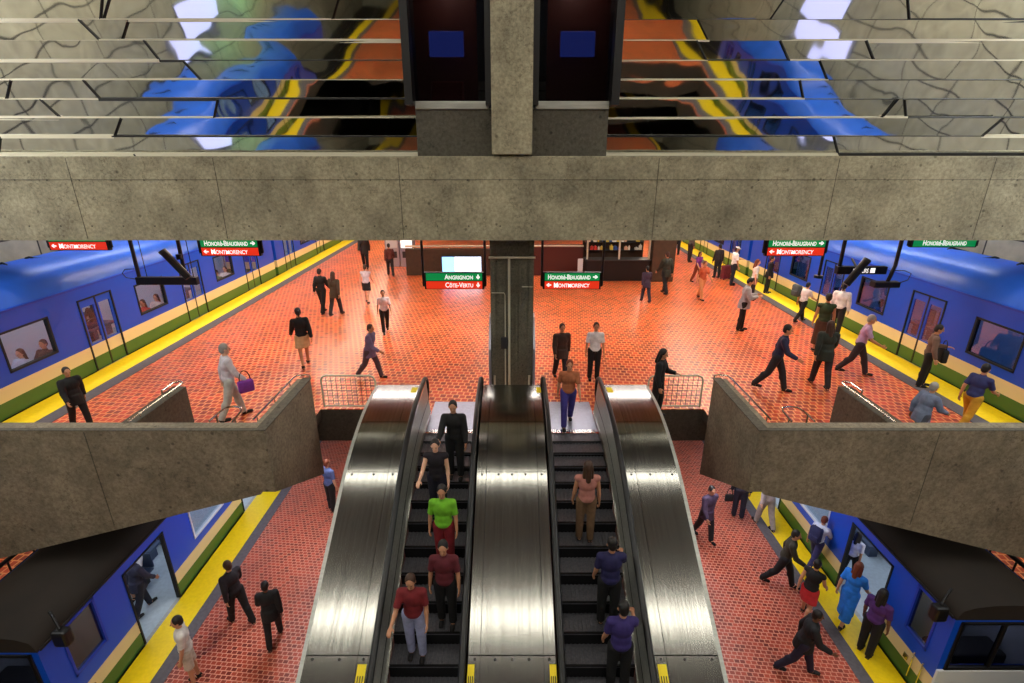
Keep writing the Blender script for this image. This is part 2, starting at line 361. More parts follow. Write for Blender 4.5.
# parapets: haunched cross beam, its return beside the escalators, and the return's cap
for s in (-1, 1):
    side = 'left' if s < 0 else 'right'
    bm = NB()
    bm_prism(bm, [(s*5.02, 1.0), (s*15.4, 1.0), (s*15.4, -3.35), (s*5.02, -.44)], 8.6, 8.93, 'y')
    p = struct('parapet_beam', bm, M['parapet'])
    bm = NB(); a, b = sorted((s*4.72, s*5.02))
    bm_prism(bm, [(8.6, 1.0), (11.0, 1.0), (11.0, -1.62), (8.6, -.38)], a, b, 'x')
    p = struct('parapet_return', bm, M['parapet'])
    bm = NB(); bm_box(bm, *sorted((s*4.7, s*4.9)), 8.6, 11.03, 1.0, 1.02); bm_box(bm, *sorted((s*4.9, s*15.3)), 8.6, 8.7, 1.0, 1.015)
    struct('parapet_cap', bm, M['darkcon'], p)
    bm = NB(); bm_box(bm, *sorted((s*8.15, s*8.162)), 8.592, 8.6, -1.2, .98); struct('parapet_joint', bm, M['darkcon'], p)
    # stair wall beyond the beam
    bm = NB(); bm_box(bm, *sorted((s*7.5, s*7.8)), 8.93, 10.75, 0, .92)
    st = struct('stair_wall', bm, M['darkcon'])
    # tubular handrails
    bm = NB(); x = s*7.56
    bm_tube(bm, [(x, 8.95, 1.0), (x, 10.6, 1.0), (x+s*.02, 10.78, 1.0), (x+s*.12, 10.86, 1.0), (x+s*.24, 10.78, 1.0), (x+s*.26, 10.4, .98), (x+s*.26, 10.4, .9)], .022)
    for y in (9.3, 10.2): bm_tube(bm, [(x, y, 1.0), (x, y, .9)], .014)
    o = obj('stair_handrail', bm, M['chrome']); tag(o, 'thin steel handrail looped over the dark stair wall on the %s' % side, 'handrail'); smooth_angle(o)
    bm = NB(); x = s*5.95
    bm_tube(bm, [(x, 8.95, 1.02), (x, 9.35, 1.02), (x-s*.05, 9.5, 1.03), (x-s*.2, 9.55, 1.03), (x-s*.36, 9.5, 1.03), (x-s*.42, 9.38, 1.02), (x-s*.42, 9.0, .98)], .02)
    bm_tube(bm, [(x, 9.2, 1.02), (x, 9.2, 0)], .018); bm_tube(bm, [(x-s*.42, 9.1, .99), (x-s*.42, 9.1, 0)], .018)
    o = obj('stair_handrail', bm, M['chrome']); tag(o, 'small looped handrail end peeping over the %s parapet beam' % side, 'handrail'); smooth_angle(o)
    bm = NB(); x = s*5.08
    bm_tube(bm, [(x, 8.95, 1.06), (x, 10.9, 1.06), (x-s*.04, 11.05, 1.06), (x-s*.2, 11.1, 1.06), (x-s*.33, 11.05, 1.06), (x-s*.33, 11.05, .95)], .02)
    for y in (9.1, 9.9, 10.7): bm_tube(bm, [(x, y, 1.06), (x, y, .93), (x-s*.07, y, .93)], .013)
    o = obj('parapet_rail', bm, M['chrome']); tag(o, 'slim steel rail along the top of the %s parapet beside the escalators' % side, 'handrail'); smooth_angle(o)
    # guard rail beside escalator head
    t = thing('guard_rail', 'mesh guard rail closing the gap at the %s end of the escalators' % side, 'guard rail', (s*4.0, 11.45, 0), 0, 'mesh guard rails')
    bm = NB(); w, h = .66, .88
    bm_tube(bm, [(-w, 0, .03), (-w, 0, h-.13), (-w+.04, 0, h-.04), (-w+.13, 0, h), (w-.13, 0, h), (w-.04, 0, h-.04), (w, 0, h-.13), (w, 0, .03)], .024)
    bm_tube(bm, [(-w, 0, .06), (w, 0, .06)], .018); smooth_angle(obj('frame', bm, M['pipe'], t))
    bm = NB()
    for i in range(1, 11): bm_tube(bm, [(-w+i*2*w/11, 0, .06), (-w+i*2*w/11, 0, h-.01)], .006, 5)
    for j in range(1, 6): bm_tube(bm, [(-w, 0, .06+j*.14), (w, 0, .06+j*.14)], .006, 5)
    obj('mesh_infill', bm, M['darkgrey'], t)
    # walkway rail, low at the side
    t = thing('walkway_rail', 'black bar railing glimpsed under the %s end of the parapet beam' % side, 'railing', (s*11.42, 8, -3.1), 0, 'walkway railings')
    bm = NB()
    bm_tube(bm, [(0, -5.5, .42), (0, 5.5, .42)], .05); obj('top_rail', bm, M['black'], t)
    bm = NB(); bm_tube(bm, [(0, -5.5, .1), (0, 5.5, .1)], .025); obj('bottom_rail', bm, M['chrome'], t)
    for k in range(4, 16):
        bm = NB(); bm_tube(bm, [(0, -5.4+k*.6, 0), (0, -5.4+k*.6, .42)], .022, 6); obj('baluster', bm, M['black'], t)

# upper wall on the beam: tilted polished slats either side of two dark windows
TILT = 13.0
rr = random.Random(3)
for s in (-1, 1):
    bm = NB(); lipbm = NB(); dk = NB()
    pitch = .368
    for i in range(-1, 13):
        z0 = 5.93+i*pitch; x = 2.08; ends = []
        cuts = sorted(rr.uniform(3.2, 11.5) for _ in range(rr.choice((1, 2, 3))))
        xs = [x]+cuts+[15.4]
        skew0 = 0.
        for k in range(len(xs)-1):
            a, b = xs[k], xs[k+1]
            skew1 = rr.choice((-.3, .28, .2, -.2)) if k < len(xs)-2 else 0.
            al = R(TILT+rr.uniform(-1.6, 1.6) if i > 0 else 5.0); ya = R(rr.uniform(-1.2, 1.2)); d = math.tan(al)*pitch
            y0 = 12.22+rr.uniform(-.03, .03)
            P = lambda X, Z: (s*X, y0-d*Z+(X-(a+b)/2)*math.tan(ya)*.6, z0+pitch*Z)
            q = [bm.verts.new(p) for p in (P(a+skew0*0, 0), P(b, 0), P(b+skew1, 1), P(a+skew0, 1))]
            bm.faces.new(q if s > 0 else q[::-1])
            # lip along the foot of the panel
            lw = rr.choice((.028, .04, .06, .075, .035)); y1 = y0-.035
            tgt = lipbm if rr.random() < .75 else dk
            bm_box(tgt, *sorted((s*a, s*b)), y1-.02, y1+.03, z0-lw/2, z0+lw/2)
            if k < len(xs)-2:   # dark slanted end joint
                A, B = P(b, 0), P(b+skew1, 1)
                bm_tube(dk, [(A[0], A[1]-.015, A[2]), (B[0], B[1]-.015, B[2])], .022, 5)
            skew0 = skew1
    me = bpy.data.meshes.new('slat_wall'); bm.to_mesh(me); bm.free()
    w = link('wall_mirror_left' if s < 0 else 'wall_mirror_right', me, M['mirror']); w['kind'] = 'structure'
    struct('slat_lips', lipbm, M['lip'], w); struct('slat_joints', dk, M['black'], w)
    bm = NB(); bm_box(bm, *sorted((s*2.08, s*15.4)), 12.5, 12.62, 5.4, 11.0); struct('wall_backing_left' if s < 0 else 'wall_backing_right', bm, M['black'])
    # concrete sill block, steel sill, dark window
    bm = NB(); bm_box(bm, *sorted((s*.42, s*2.06)), 12.0, 12.5, 5.4, 6.83); bm_box(bm, *sorted((s*.42, s*2.06)), 11.98, 12.0, 5.4, 6.22)
    struct('wall_sill_left' if s < 0 else 'wall_sill_right', bm, M['darkcon'])
    bm = NB(); bm_prism(bm, [(12.12, 7.0), (12.16, 7.0), (11.80, 10.95), (11.76, 10.95)], *sorted((s*.55, s*2.08)), 'x'); wn = struct('window_1' if s < 0 else 'window_2', bm, M['darkglass'])
    bm = NB(); bm_box(bm, *sorted((s*.5, s*2.06)), 11.96, 12.2, 6.83, 6.99, bev=.015); struct('window_sill', bm, M['steel_panel'], wn)
    bm = NB(); bm_box(bm, *sorted((s*2.06, s*2.22)), 11.72, 12.4, 6.9, 11.0); bm_box(bm, *sorted((s*.42, s*.55)), 11.72, 12.3, 6.9, 11.0)
    struct('window_frame', bm, M['black'], wn)
    o = box_obj('blue_reflection', M['bluepanel'], (*sorted((s*1.05, s*1.8)), 12.7, 12.76, 7.93, 8.42), bev=.02); tag(o, 'blue glow added behind the dark %s window as a reflection in its glass' % ('left' if s < 0 else 'right'), 'panel')  # glowing panel stands in for a blue reflection in the glass
    if s < 0:
        o = box_obj('red_reflection', M['redpanel'], (-1.8, -1.1, 12.7, 13.1, 6.4, 7.45), bev=.03); tag(o, 'dark red block added low behind the left dark window as a reflection in its glass', 'cabinet')  # added block stands in for a red reflection in the glass
    bm = NB(); bm_box(bm, *sorted((s*.8, s*2.3)), 13.4, 13.5, 5.4, 11); struct('window_backdrop', bm, M['redbrown'], wn)

# glow panels added out of view to put pale patches in the polished slats
for s in (-1, 1):
    t = thing('added_glow_panel', 'pale lavender glow panel added on the %s wall to tint the polished slats' % ('left' if s < 0 else 'right'), 'lit panel', (s*15.33, -4.0, 3.5))
    box_obj('frame', M['landing'], (-.06, .06, -1.9, 1.9, -.05, 1.65), t, bev=.02)
    box_obj('lit_face', emit('lavender_face', (196, 200, 250), 1.1), (*sorted((-s*.05, -s*.075)), -1.8, 1.8, .05, 1.55), t)
# ================================================================== escalators
SL = math.tan(R(30)); YK = 8.96          # the incline starts at YK, running down towards the viewer
YB = YK + ZL/SL                           # where it meets the lower landing
def path(z0, ytop, ybot, n=10, rad=1.3):
    """(y, z) points of a rail at height z0 over the landings: flat, curve, 30 degree slope, curve, flat"""
    pts = [(ytop, z0)]
    for i in range(n+1):
        t = i/n; y = YK+rad*(1-2*t); d = (YK+rad)-y
        pts.append((y, z0-SL*d*d/(4*rad)))
    zb = ZL+z0
    for i in range(n+1):
        t = i/n; y = YB+rad*(1-2*t); d = y-(YB-rad)
        pts.append((y, zb+SL*d*d/(4*rad)))
    pts.append((ybot, zb))
    return pts
YT, YE = 10.78, -1.9
def ribbon(bm, prof, x0, x1, thick=.02, seg=None):
    """sheet following the profile between x0 and x1"""
    A = [[bm.verts.new((x, y, z)) for y, z in prof] for x in (x0, x1)]
    B = [[bm.verts.new((x, y, z-thick)) for y, z in prof] for x in (x0, x1)]
    n = len(prof)
    for i in range(n-1):
        bm.faces.new((A[0][i], A[1][i], A[1][i+1], A[0][i+1])); bm.faces.new((B[0][i], B[0][i+1], B[1][i+1], B[1][i]))
        for k in (0, 1): bm.faces.new((A[k][i], A[k][i+1], B[k][i+1], B[k][i]))
    for e in (0, n-1): bm.faces.new((A[0][e], A[1][e], B[1][e], B[0][e]))
def wallstrip(bm, top, bot, x, thick):
    """upright panel at x between two profiles with the same number of points"""
    n = len(top)
    V = [[bm.verts.new((x+dx, y, z)) for y, z in pr] for dx in (0, thick) for pr in (top, bot)]
    for i in range(n-1):
        bm.faces.new((V[0][i], V[0][i+1], V[1][i+1], V[1][i])); bm.faces.new((V[2][i], V[3][i], V[3][i+1], V[2][i+1]))
        bm.faces.new((V[0][i], V[2][i], V[2][i+1], V[0][i+1])); bm.faces.new((V[1][i], V[1][i+1], V[3][i+1], V[3][i]))
    for e in (0, n-1): bm.faces.new((V[0][e], V[1][e], V[3][e], V[2][e]))
def densify(prof, step=.35):
    out = []
    for (a, b), (c, d) in zip(prof, prof[1:]):
        k = max(1, int(math.hypot(c-a, d-b)/step))
        out += [(a+(c-a)*i/k, b+(d-b)*i/k) for i in range(k)]
    return out+[prof[-1]]
def zat(prof, y):
    for (a, b), (c, d) in zip(prof, prof[1:]):
        if c <= y <= a: return b+(d-b)*(a-y)/(a-c) if a != c else b
    return prof[-1][1]
DECK = path(.95, YT, YE)
SEAMS = (9.25, 8.1, 5.55, 2.9, .3)
def deck(bm, x0, x1):
    """deck sheet cut at the seams, leaving narrow joints"""
    prof = densify(DECK, .2); ys = [YT]+[y for y in SEAMS]+[YE]
    for a, b in zip(ys, ys[1:]):
        a2, b2 = a-.006, b+.006
        pr = [(a2, zat(DECK, a2))]+[p for p in prof if b2 < p[0] < a2]+[(b2, zat(DECK, b2))]
        ribbon(bm, pr, x0, x1, .03)
def screws(bm, xs):
    for y in SEAMS[1:]:
        for x in xs:
            for dy in (-.045,):
                bm_ell(bm, (x, y+dy, zat(DECK, y+dy)+.004), (.022, .022, .012), seg=8, rings=5)
def newel_loop(x, r=.045):
    """closed handrail loop: over the top, round both newels, back underneath"""
    top = densify(path(1.02, YT+.15, YE-.1), .3)
    yt, zt = top[0]; yb, zb = top[-1]; q = .3
    loop = list(top)
    for i in range(1, 8): a = PI*i/8; loop.append((yb-q*math.sin(a), zb-q+q*math.cos(a)))
    low = densify(path(1.02-2*q, YT+.15, YE-.1), .3)[::-1]
    loop += low
    for i in range(1, 8): a = PI*i/8; loop.append((yt+q*math.sin(a), zt-q-q*math.cos(a)))
    return [(x, y, z) for y, z in loop]
def make_escalator(s, label):
    xc = s*1.385
    t = thing('escalator', label, 'escalator', (0, 0, ZL), 0, 'the pair of escalators')
    t.location = (xc, YB, ZL)
    def P(name, bm, mat, parent=t, sm=False):
        bmesh.ops.translate(bm, verts=bm.verts, vec=(-xc, -YB, -ZL))
        return obj(name, bm, mat, parent, sm)
    inner, outer = -s, s
    for side in (-1, 1):
        xh = xc+side*.655
        bm = NB(); bm_tube(bm, newel_loop(xh), .04, 10, closed=True, rx=.052); P('handrail', bm, M['rubber'], sm=True)
        # bright guide under the handrail
        bm = NB(); pr = densify(path(.97, YT+.1, YE), .3); ribbon(bm, pr, xh-.035, xh+.035, .03); gd = P('handrail_guide', bm, M['chrome'])
        # balustrade panel leaning out from the skirt
        bm = NB(); n = densify(path(.95, YT+.3, YE), .3); lo = densify(path(.12, YT+.3, YE), .3)
        m = min(len(n), len(lo)); top = n[:m]; bot = [(y, zat(path(.12, YT+.3, YE), y)) for y, _ in top]
        xa, xb = xc+side*.65, xc+side*.585
        V = [[bm.verts.new((x, y, z)) for y, z in pr] for x, pr in ((xa, top), (xb, bot))]
        for i in range(m-1): bm.faces.new((V[0][i], V[0][i+1], V[1][i+1], V[1][i]))
        V2 = [[bm.verts.new((x, y, z)) for y, z in pr] for x, pr in ((xa+side*.015, top), (xb+side*.015, bot))]
        for i in range(m-1): bm.faces.new((V2[0][i], V2[1][i], V2[1][i+1], V2[0][i+1]))
        for e in (0, m-1): bm.faces.new((V[0][e], V[1][e], V2[1][e], V2[0][e]))
        P('balustrade_panel', bm, M['steel_panel'])
        bm = NB(); ribbon(bm, bot, xb-.02, xb+.02, .025); P('skirt_trim', bm, M['chrome'])
        bm = NB(); wallstrip(bm, bot, [(y, z-.35) for y, z in bot], xb-.004, .008); P('skirt', bm, M['steel_dark'])
    # steps: flat at the head, then a riser of 0.231 every 0.4
    tread = .4; y = YT-.5; k = 0
    prof = path(0., YT, YE)
    while y > YE+.6:
        z = zat(prof, y-.2); z2 = zat(prof, y-.6)
        bm = NB(); bm_box(bm, xc-.57, xc+.57, y-tread, y, z-.045, z-.02)
        for g in range(16):
            x = xc-.565+g*.0707; bm_box(bm, x, x+.034, y-tread+.004, y-.004, z-.02, z-.006)
        st = P('step', bm, M['step'])
        if z-z2 > .02:
            bm = NB(); bm_box(bm, xc-.57, xc+.57, y-tread, y-tread+.025, z2-.03, z-.046); P('riser', bm, M['stepnose'], st)
            o = st.children[0]
        bm = NB(); bm_box(bm, xc-.57, xc+.57, y-tread-.002, y-tread+.03, z-.02, z-.004); P('nosing', bm, M['stepnose'], st)
        y -= tread; k += 1
    for y0, y1, z in ((10.28, 11.75, 0.), (YE-1.2, YE+.6, ZL)):
        bm = NB(); bm_box(bm, xc-.57, xc+.57, y0, y1, z+.002, z+.02); P('landing_plate', bm, M['landing'])
        bm = NB()
        e = y0 if z == 0 else y1
        for g in range(22): bm_box(bm, xc-.5+g*.046, xc-.5+g*.046+.024, e-.08, e+.06, z+.004, z+.028)
        P('comb_plate', bm, M['chrome'])
    # outer cladding and deck (the middle deck is shared and stands apart)
    bm = NB(); deck(bm, *sorted((s*2.11, s*2.28))); deck(bm, *sorted((s*2.287, s*3.1)))
    d = P('deck_cover', bm, M['steel']); smooth_angle(d, 20)
    bm = NB(); ribbon(bm, [(y, z-.034) for y, z in densify(DECK, .3)], *sorted((s*2.12, s*3.09)), .01); P('deck_backing', bm, M['black'], d)
    bm = NB(); screws(bm, [s*2.2, s*2.55, s*2.95]); P('screws', bm, M['steel_dark'], d, True)
    bm = NB(); top = densify(DECK, .3); top = [(y, z-.03) for y, z in top]
    wallstrip(bm, top, [(y, max(z-1.75, ZL+.0)) for y, z in top], s*3.1-(.02 if s > 0 else -.0), .02); P('outer_cladding', bm, M['steel_panel'])
    bm = NB(); bm_box(bm, *sorted((s*2.11, s*3.1)), YT-.02, YT+.02, .02, .92, bev=.01); P('end_panel', bm, M['steel_panel'])
    bm = NB(); pr = [(YT-.06, .952)]+[(y, z+.004) for y, z in densify(DECK, .3)][1:]
    ribbon(bm, pr, *sorted((s*3.06, s*3.12)), .05); P('edge_trim', bm, M['steel_panel'])
    # yellow stickers
    for y0 in (5.32, 10.5):
        bm = NB(); n = .13
        x0 = s*2.2
        a, b = y0+n, y0-n
        vs = [bm.verts.new((x0+dx, yy, zat(DECK, yy)+.006)) for dx, yy in ((-.065, b), (.065, b), (.065, a), (-.065, a))]; bm.faces.new(vs)
        lb = P('warning_label', bm, M['label'])
        if y0 < 6:
            bm = NB()
            for dx, w in ((-.035, .016), (0., .016), (.035, .016)):
                vs = [bm.verts.new((x0+dx+q, yy, zat(DECK, yy)+.009)) for q, yy in ((-w/2, b), (w/2, b), (w/2, y0), (-w/2, y0))]; bm.faces.new(vs)
            P('pictogram', bm, M['black'], lb)
    return t
make_escalator(-1, 'left escalator between the left and middle steel decks, crowded with riders')
make_escalator(1, 'right escalator between the middle and right steel decks, dark treads showing')
# middle deck between the two
t = thing('escalator_deck', 'wide brushed steel deck cover between the two escalators', 'steel deck', (0, YB, ZL))
def P(name, bm, mat, parent=t, sm=False):
    bmesh.ops.translate(bm, verts=bm.verts, vec=(0, -YB, -ZL)); return obj(name, bm, mat, parent, sm)
bm = NB()
for a, b in ((-.645, -.475), (-.468, .468), (.475, .645)): deck(bm, a, b)
d = P('deck_cover', bm, M['steel']); smooth_angle(d, 20)
bm = NB(); ribbon(bm, [(y, z-.034) for y, z in densify(DECK, .3)], -.63, .63, .01); P('deck_backing', bm, M['black'], d)
bm = NB(); screws(bm, [-.55, -.25, 0, .25, .55]); P('screws', bm, M['steel_dark'], d, True)
bm = NB(); bm_box(bm, -.645, .645, YT-.02, YT+.02, .02, .92, bev=.01); P('end_panel', bm, M['steel_panel'])
for x0 in (-.6, .6):
    for y0 in (5.32, 10.5):
        if y0 > 6 and x0 < 0: continue
        bm = NB(); n = .13; a, b = y0+n, y0-n
        bm.faces.new([bm.verts.new((x0+dx, yy, zat(DECK, yy)+.006)) for dx, yy in ((-.05, b), (.05, b), (.05, a), (-.05, a))])
        lb = P('warning_label', bm, M['label'])
        if y0 < 6:
            bm = NB()
            for dx in (-.028, 0, .028):
                bm.faces.new([bm.verts.new((x0+dx+q, yy, zat(DECK, yy)+.009)) for q, yy in ((-.008, b), (.008, b), (.008, y0), (-.008, y0))])
            P('pictogram', bm, M['black'], lb)
# ================================================================== trains
# local frame of a car: x = 0 at the platform side, +x towards the track, z = 0 at platform level, y along the train
HT = 3.0       # shoulder and crown heights
def make_car(label, side, zp, xedge, y0, y1, bays, roof='roof', pane='pane', cab=None, crown=HT, group=None, W=2.5, HS=2.42):
    """bays: (ya, yb, kind), kind in door / open / window / cabwindow, in world y; side -1 = left of the hall"""
    t = thing('metro_car', label, 'metro car', (side*xedge, y0, zp), 0, group)
    X = lambda x: side*x
    def put(name, bm, mat, parent=t, sm=False): return obj(name, bm, mat, parent, sm)
    def bx(bm, xa, xb, ya, yb, za, zb, bev=0.): bm_box(bm, *sorted((X(xa), X(xb))), ya-y0, yb-y0, za, zb, bev)
    L = y1-y0; th = .07
    bm = NB(); edge = y0
    for ya, yb, k in bays:
        if ya > edge: bx(bm, 0, th, edge, ya, -.12, HS)
        if k in ('door', 'open'): bx(bm, 0, th, ya, yb, 2.1, HS)
        elif k == 'cabwindow': bx(bm, 0, th, ya, yb, -.12, 1.1); bx(bm, 0, th, ya, yb, 2.3, HS)
        else: bx(bm, 0, th, ya, yb, -.12, .98); bx(bm, 0, th, ya, yb, 1.98, HS)
        edge = yb
    bx(bm, 0, th, edge, y1, -.12, HS)
    bx(bm, W-th, W, y0, y1, -.12, HS)
    bx(bm, th, W-th, y1-.08, y1, -.12, HS)
    if cab is None: bx(bm, th, W-th, y0, y0+.08, -.12, HS)
    else:
        bx(bm, th, W-th, y0, y0+.08, -.12, 1.05); bx(bm, th, W-th, y0, y0+.08, 2.25, HS)
        bx(bm, th, .18, y0, y0+.08, 1.05, 2.25); bx(bm, W-.18, W-th, y0, y0+.08, 1.05, 2.25)
    body = put('body', bm, M['paint'])
    # roof
    bm = NB(); prof = [(0, HS)]; n = 8
    for i in range(n+1):
        a = PI*i/n; x = W/2-(W/2-.02)*math.cos(a); prof.append((x, HS+.06+(crown-HS-.06)*math.sin(a)**.7))
    prof.append((W, HS))
    bm_prism(bm, [(X(x), z) for x, z in prof], 0, L, 'y'); rf = put('roof', bm, M[roof])
    for p in rf.data.polygons: p.use_smooth = abs(p.normal.y) < .5
    bm = NB(); bx(bm, -.015, .02, y0+.05, y1-.05, HS-.02, HS+.03); put('rain_gutter', bm, M['trainblue'] if roof == 'roof' else M['underframe'])
    # ventilator rings on the roof
    k = 0
    yv = y0+2.2
    while yv < y1-1 and roof == 'roof':
        bm = NB(); cx, zz = W*.55, crown+.0
        bm_tube(bm, [(X(cx+.42*math.cos(a)), yv-y0+.75*math.sin(a), zz+.03-.12*abs(math.cos(a))) for a in [2*PI*i/20 for i in range(20)]], .03, 6, closed=True)
        put('roof_vent', bm, M['underframe'], sm=True); yv += 2.3
    # floor, far lining, ceiling, lamps, seats, poles
    bm = NB(); bx(bm, th, W-th, y0+.1, y1-.1, -.06, -.01); put('floor', bm, M['intfloor'])
    bm = NB(); bx(bm, W-th-.03, W-th, y0+.1, y1-.1, 0, HS-.02); bx(bm, th, W-th-.03, y0+.1, y1-.1, HS-.06, HS-.02)
    if cab: bx(bm, th, W-th-.03, y0+1.45, y0+1.5, 0, HS-.06)
    put('lining', bm, M['interior'])
    bm = NB(); bx(bm, .75, .95, y0+.3, y1-.3, HS-.1, HS-.06); bx(bm, W-.95, W-.75, y0+.3, y1-.3, HS-.1, HS-.06); put('lamp_strip', bm, M['trainlamp'])
    bm = NB(); bx(bm, .1, W-.1, y0+.2, y1-.2, -.95, -.14, .05)
    for q in (y0+2, y0+3.4, y1-3.4, y1-2):
        for xx in (.45, 1.95): bm_cyl(bm, (X(xx), q-y0, -.7), .3, .1*side, 14, 'x')
    put('underframe', bm, M['underframe'])
    for i, (ya, yb, k) in enumerate(bays):
        if k in ('door', 'open'):
            # frame
            bm = NB(); f = .045
            for (q0, q1, w0, w1) in ((ya, ya+f, 0, 2.1), (yb-f, yb, 0, 2.1), (ya, yb, 2.06, 2.1)): bx(bm, -.02, th+.01, q0, q1, w0, w1)
            put('door_frame', bm, M['underframe'])
            bm = NB(); bx(bm, -.05, th, ya, yb, -.05, -.012); put('door_sill', bm, M['steel_panel'])
            mid = (ya+yb)/2
            if k == 'door':
                for (q0, q1) in ((ya+f, mid-.01), (mid+.01, yb-f)):
                    d = .055 if True else 0
                    bm = NB(); bx(bm, .012, .05, q0, q1, .0, .78); bx(bm, .012, .05, q0, q1, 1.86, 2.06)
                    bx(bm, .012, .05, q0, q0+.08, .78, 1.86); bx(bm, .012, .05, q1-.08, q1, .78, 1.86)
                    lf = put('door_leaf', bm, M['paint'])
                    bm = NB(); bx(bm, .028, .036, q0+.08, q1-.08, .78, 1.86); put('pane', bm, M[pane], lf)
                bm = NB(); bx(bm, .0, .03, mid-.025, mid+.025, 0, 2.06); put('door_seal', bm, M['rubber'])
        else:
            za, zb = (1.1, 2.3) if k == 'cabwindow' else (.98, 1.98)
            bm = NB(); f = .05
            for (q0, q1, w0, w1) in ((ya, ya+f, za, zb), (yb-f, yb, za, zb), (ya, yb, zb-f, zb), (ya, yb, za, za+f)): bx(bm, -.018, th+.02, q0, q1, w0, w1)
            wf = put('window', bm, M['underframe'] if roof == 'roof' else M['trainblue'] if k == 'cabwindow' else M['interior'])
            bm = NB(); bx(bm, .03, .04, ya+f, yb-f, za+f, zb-f); put('pane', bm, M['cabglass' if k == 'cabwindow' else pane], wf)
            if k == 'window':
                bm = NB()   # pair of bench seats facing the window aisle
                for q in (ya+.1, (ya+yb)/2+.05):
                    bx(bm, .15, .6, q, q+.5, .34, .44, .03); bx(bm, .11, .17, q, q+.5, .44, .92, .02); bx(bm, .25, .5, q+.1, q+.4, 0, .34)
                put('seat', bm, M['seat'])
                bm = NB()
                for q in (ya+.1, (ya+yb)/2+.05):
                    bx(bm, W-.62, W-.16, q, q+.5, .34, .44, .03); bx(bm, W-.19, W-.13, q, q+.5, .44, .92, .02); bx(bm, W-.5, W-.25, q+.1, q+.4, 0, .34)
                put('seat', bm, M['seat'])
    for i, (ya, yb, k) in enumerate(bays):
        if k in ('door', 'open'):
            bm = NB(); bm_tube(bm, [(X(W/2), (ya+yb)/2-y0, -.01), (X(W/2), (ya+yb)/2-y0, HS-.06)], .02); put('grab_pole', bm, M['chrome'])
    if cab is not None:
        bm = NB(); bx(bm, .2, W-.2, y0+.02, y0+.03, 1.07, 2.23); put('windscreen', bm, M['darkglass'])
        bm = NB()
        for (a, b, c, d) in ((.13, .2, 1.0, 2.3), (W-.2, W-.13, 1.0, 2.3), (.13, W-.13, 1.0, 1.07), (.13, W-.13, 2.23, 2.3), (W/2-.03, W/2+.03, 1.07, 2.23)): bx(bm, a, b, y0-.03, y0+.05, c, d, .01)
        put('windscreen_frame', bm, M['rubber'])
        bm = NB(); bx(bm, .3, W-.3, y0+.3, y0+.8, .6, 1.0, .05); put('driver_desk', bm, M['darkgrey'])
        for xx in (.4, W-.4):
            bm = NB(); bm_cyl(bm, (X(xx), -.04, .55), .12, .06, 16, 'y'); put('headlight', bm, M['interior'])
        bm = NB(); bx(bm, .0, W, y0-.04, y0+.02, .35, 1.0, .02); put('front_band', bm, M['interior'])
        bm = NB()
        for q in (.25, .5): bm_tube(bm, [(X(-.03), q, .15), (X(-.03), q, .85)], .018, 6)
        put('door_handrail', bm, M['chrome'])
        bm = NB(); bx(bm, -.03, .0, y0+.62, y0+.74, .45, .58, .01); put('door_lock', bm, M['chrome'])
    return t
def rhythm(y, n, kd='door'):
    out = []
    for i in range(n):
        out += [(y, y+1.28, kd), (y+2.25, y+3.65, 'window')]; y += 4.6
    return out
make_car('blue metro car on the left upper track, nearest the viewer under the beam', -1, 0, 12.06, 8.2, 25.9, [(9.15, 10.43, 'door'), (11.35, 12.75, 'window')]+rhythm(13.75, 2)+[(22.95, 24.23, 'door')], crown=3.2)
make_car('blue metro car further along the left upper track', -1, 0, 12.06, 26.2, 43.9, rhythm(27.2, 3)+[(41.0, 42.28, 'door')], crown=3.2)
make_car('blue metro car on the left upper track behind the viewer, seen only mirrored', -1, 0, 12.06, -9.8, 7.9, rhythm(-8.9, 3)+[(4.9, 6.18, 'door')], crown=3.2)
make_car('blue metro car on the right upper track with dark tinted windows, nearest', 1, 0, 12.06, 8.2, 25.9, [(9.15, 10.43, 'door'), (11.35, 12.75, 'window')]+rhythm(13.75, 2)+[(22.95, 24.23, 'door')], pane='tintpane', crown=3.2)
make_car('blue metro car further along the right upper track', 1, 0, 12.06, 26.2, 43.9, rhythm(27.2, 3)+[(41.0, 42.28, 'door')], pane='tintpane', crown=3.2)
make_car('blue metro car on the right upper track behind the viewer, seen only mirrored', 1, 0, 12.06, -9.8, 7.9, rhythm(-8.9, 3)+[(4.9, 6.18, 'door')], pane='tintpane', crown=3.2)
make_car('blue metro car at the left lower platform with open doorway and driver cab', -1, ZL, XL+.05, 6.9, 24.0, [(7.35, 8.2, 'cabwindow'), (8.98, 10.4, 'open'), (11.4, 12.9, 'window'), (13.8, 15.2, 'open'), (16.2, 17.6, 'window'), (18.5, 19.9, 'open')], roof='roof_shaded', cab='front', W=2.06, HS=2.34, crown=2.72)
make_car('blue metro car at the right lower platform with open doorway and driver cab', 1, ZL, XL+.05, 7.6, 24.0, [(7.92, 8.55, 'cabwindow'), (9.25, 10.75, 'open'), (11.6, 13.0, 'window'), (13.9, 15.3, 'open'), (16.2, 17.6, 'window'), (18.5, 19.9, 'open')], roof='roof_shaded', cab='front', W=2.06, HS=2.34, crown=2.72)

t = thing('folding_seat', 'seat just past the open doorway in the left lower train', 'seat', (-9.95, 10.75, ZL-.01))
box_obj('cushion', M['seat'], (-.25, .25, -.22, .22, .38, .44), t, bev=.02); box_obj('backrest', M['seat'], (-.25, .25, .2, .25, .44, .9), t, bev=.02)
box_obj('pedestal', M['darkgrey'], (-.1, .1, -.1, .15, 0, .38), t)
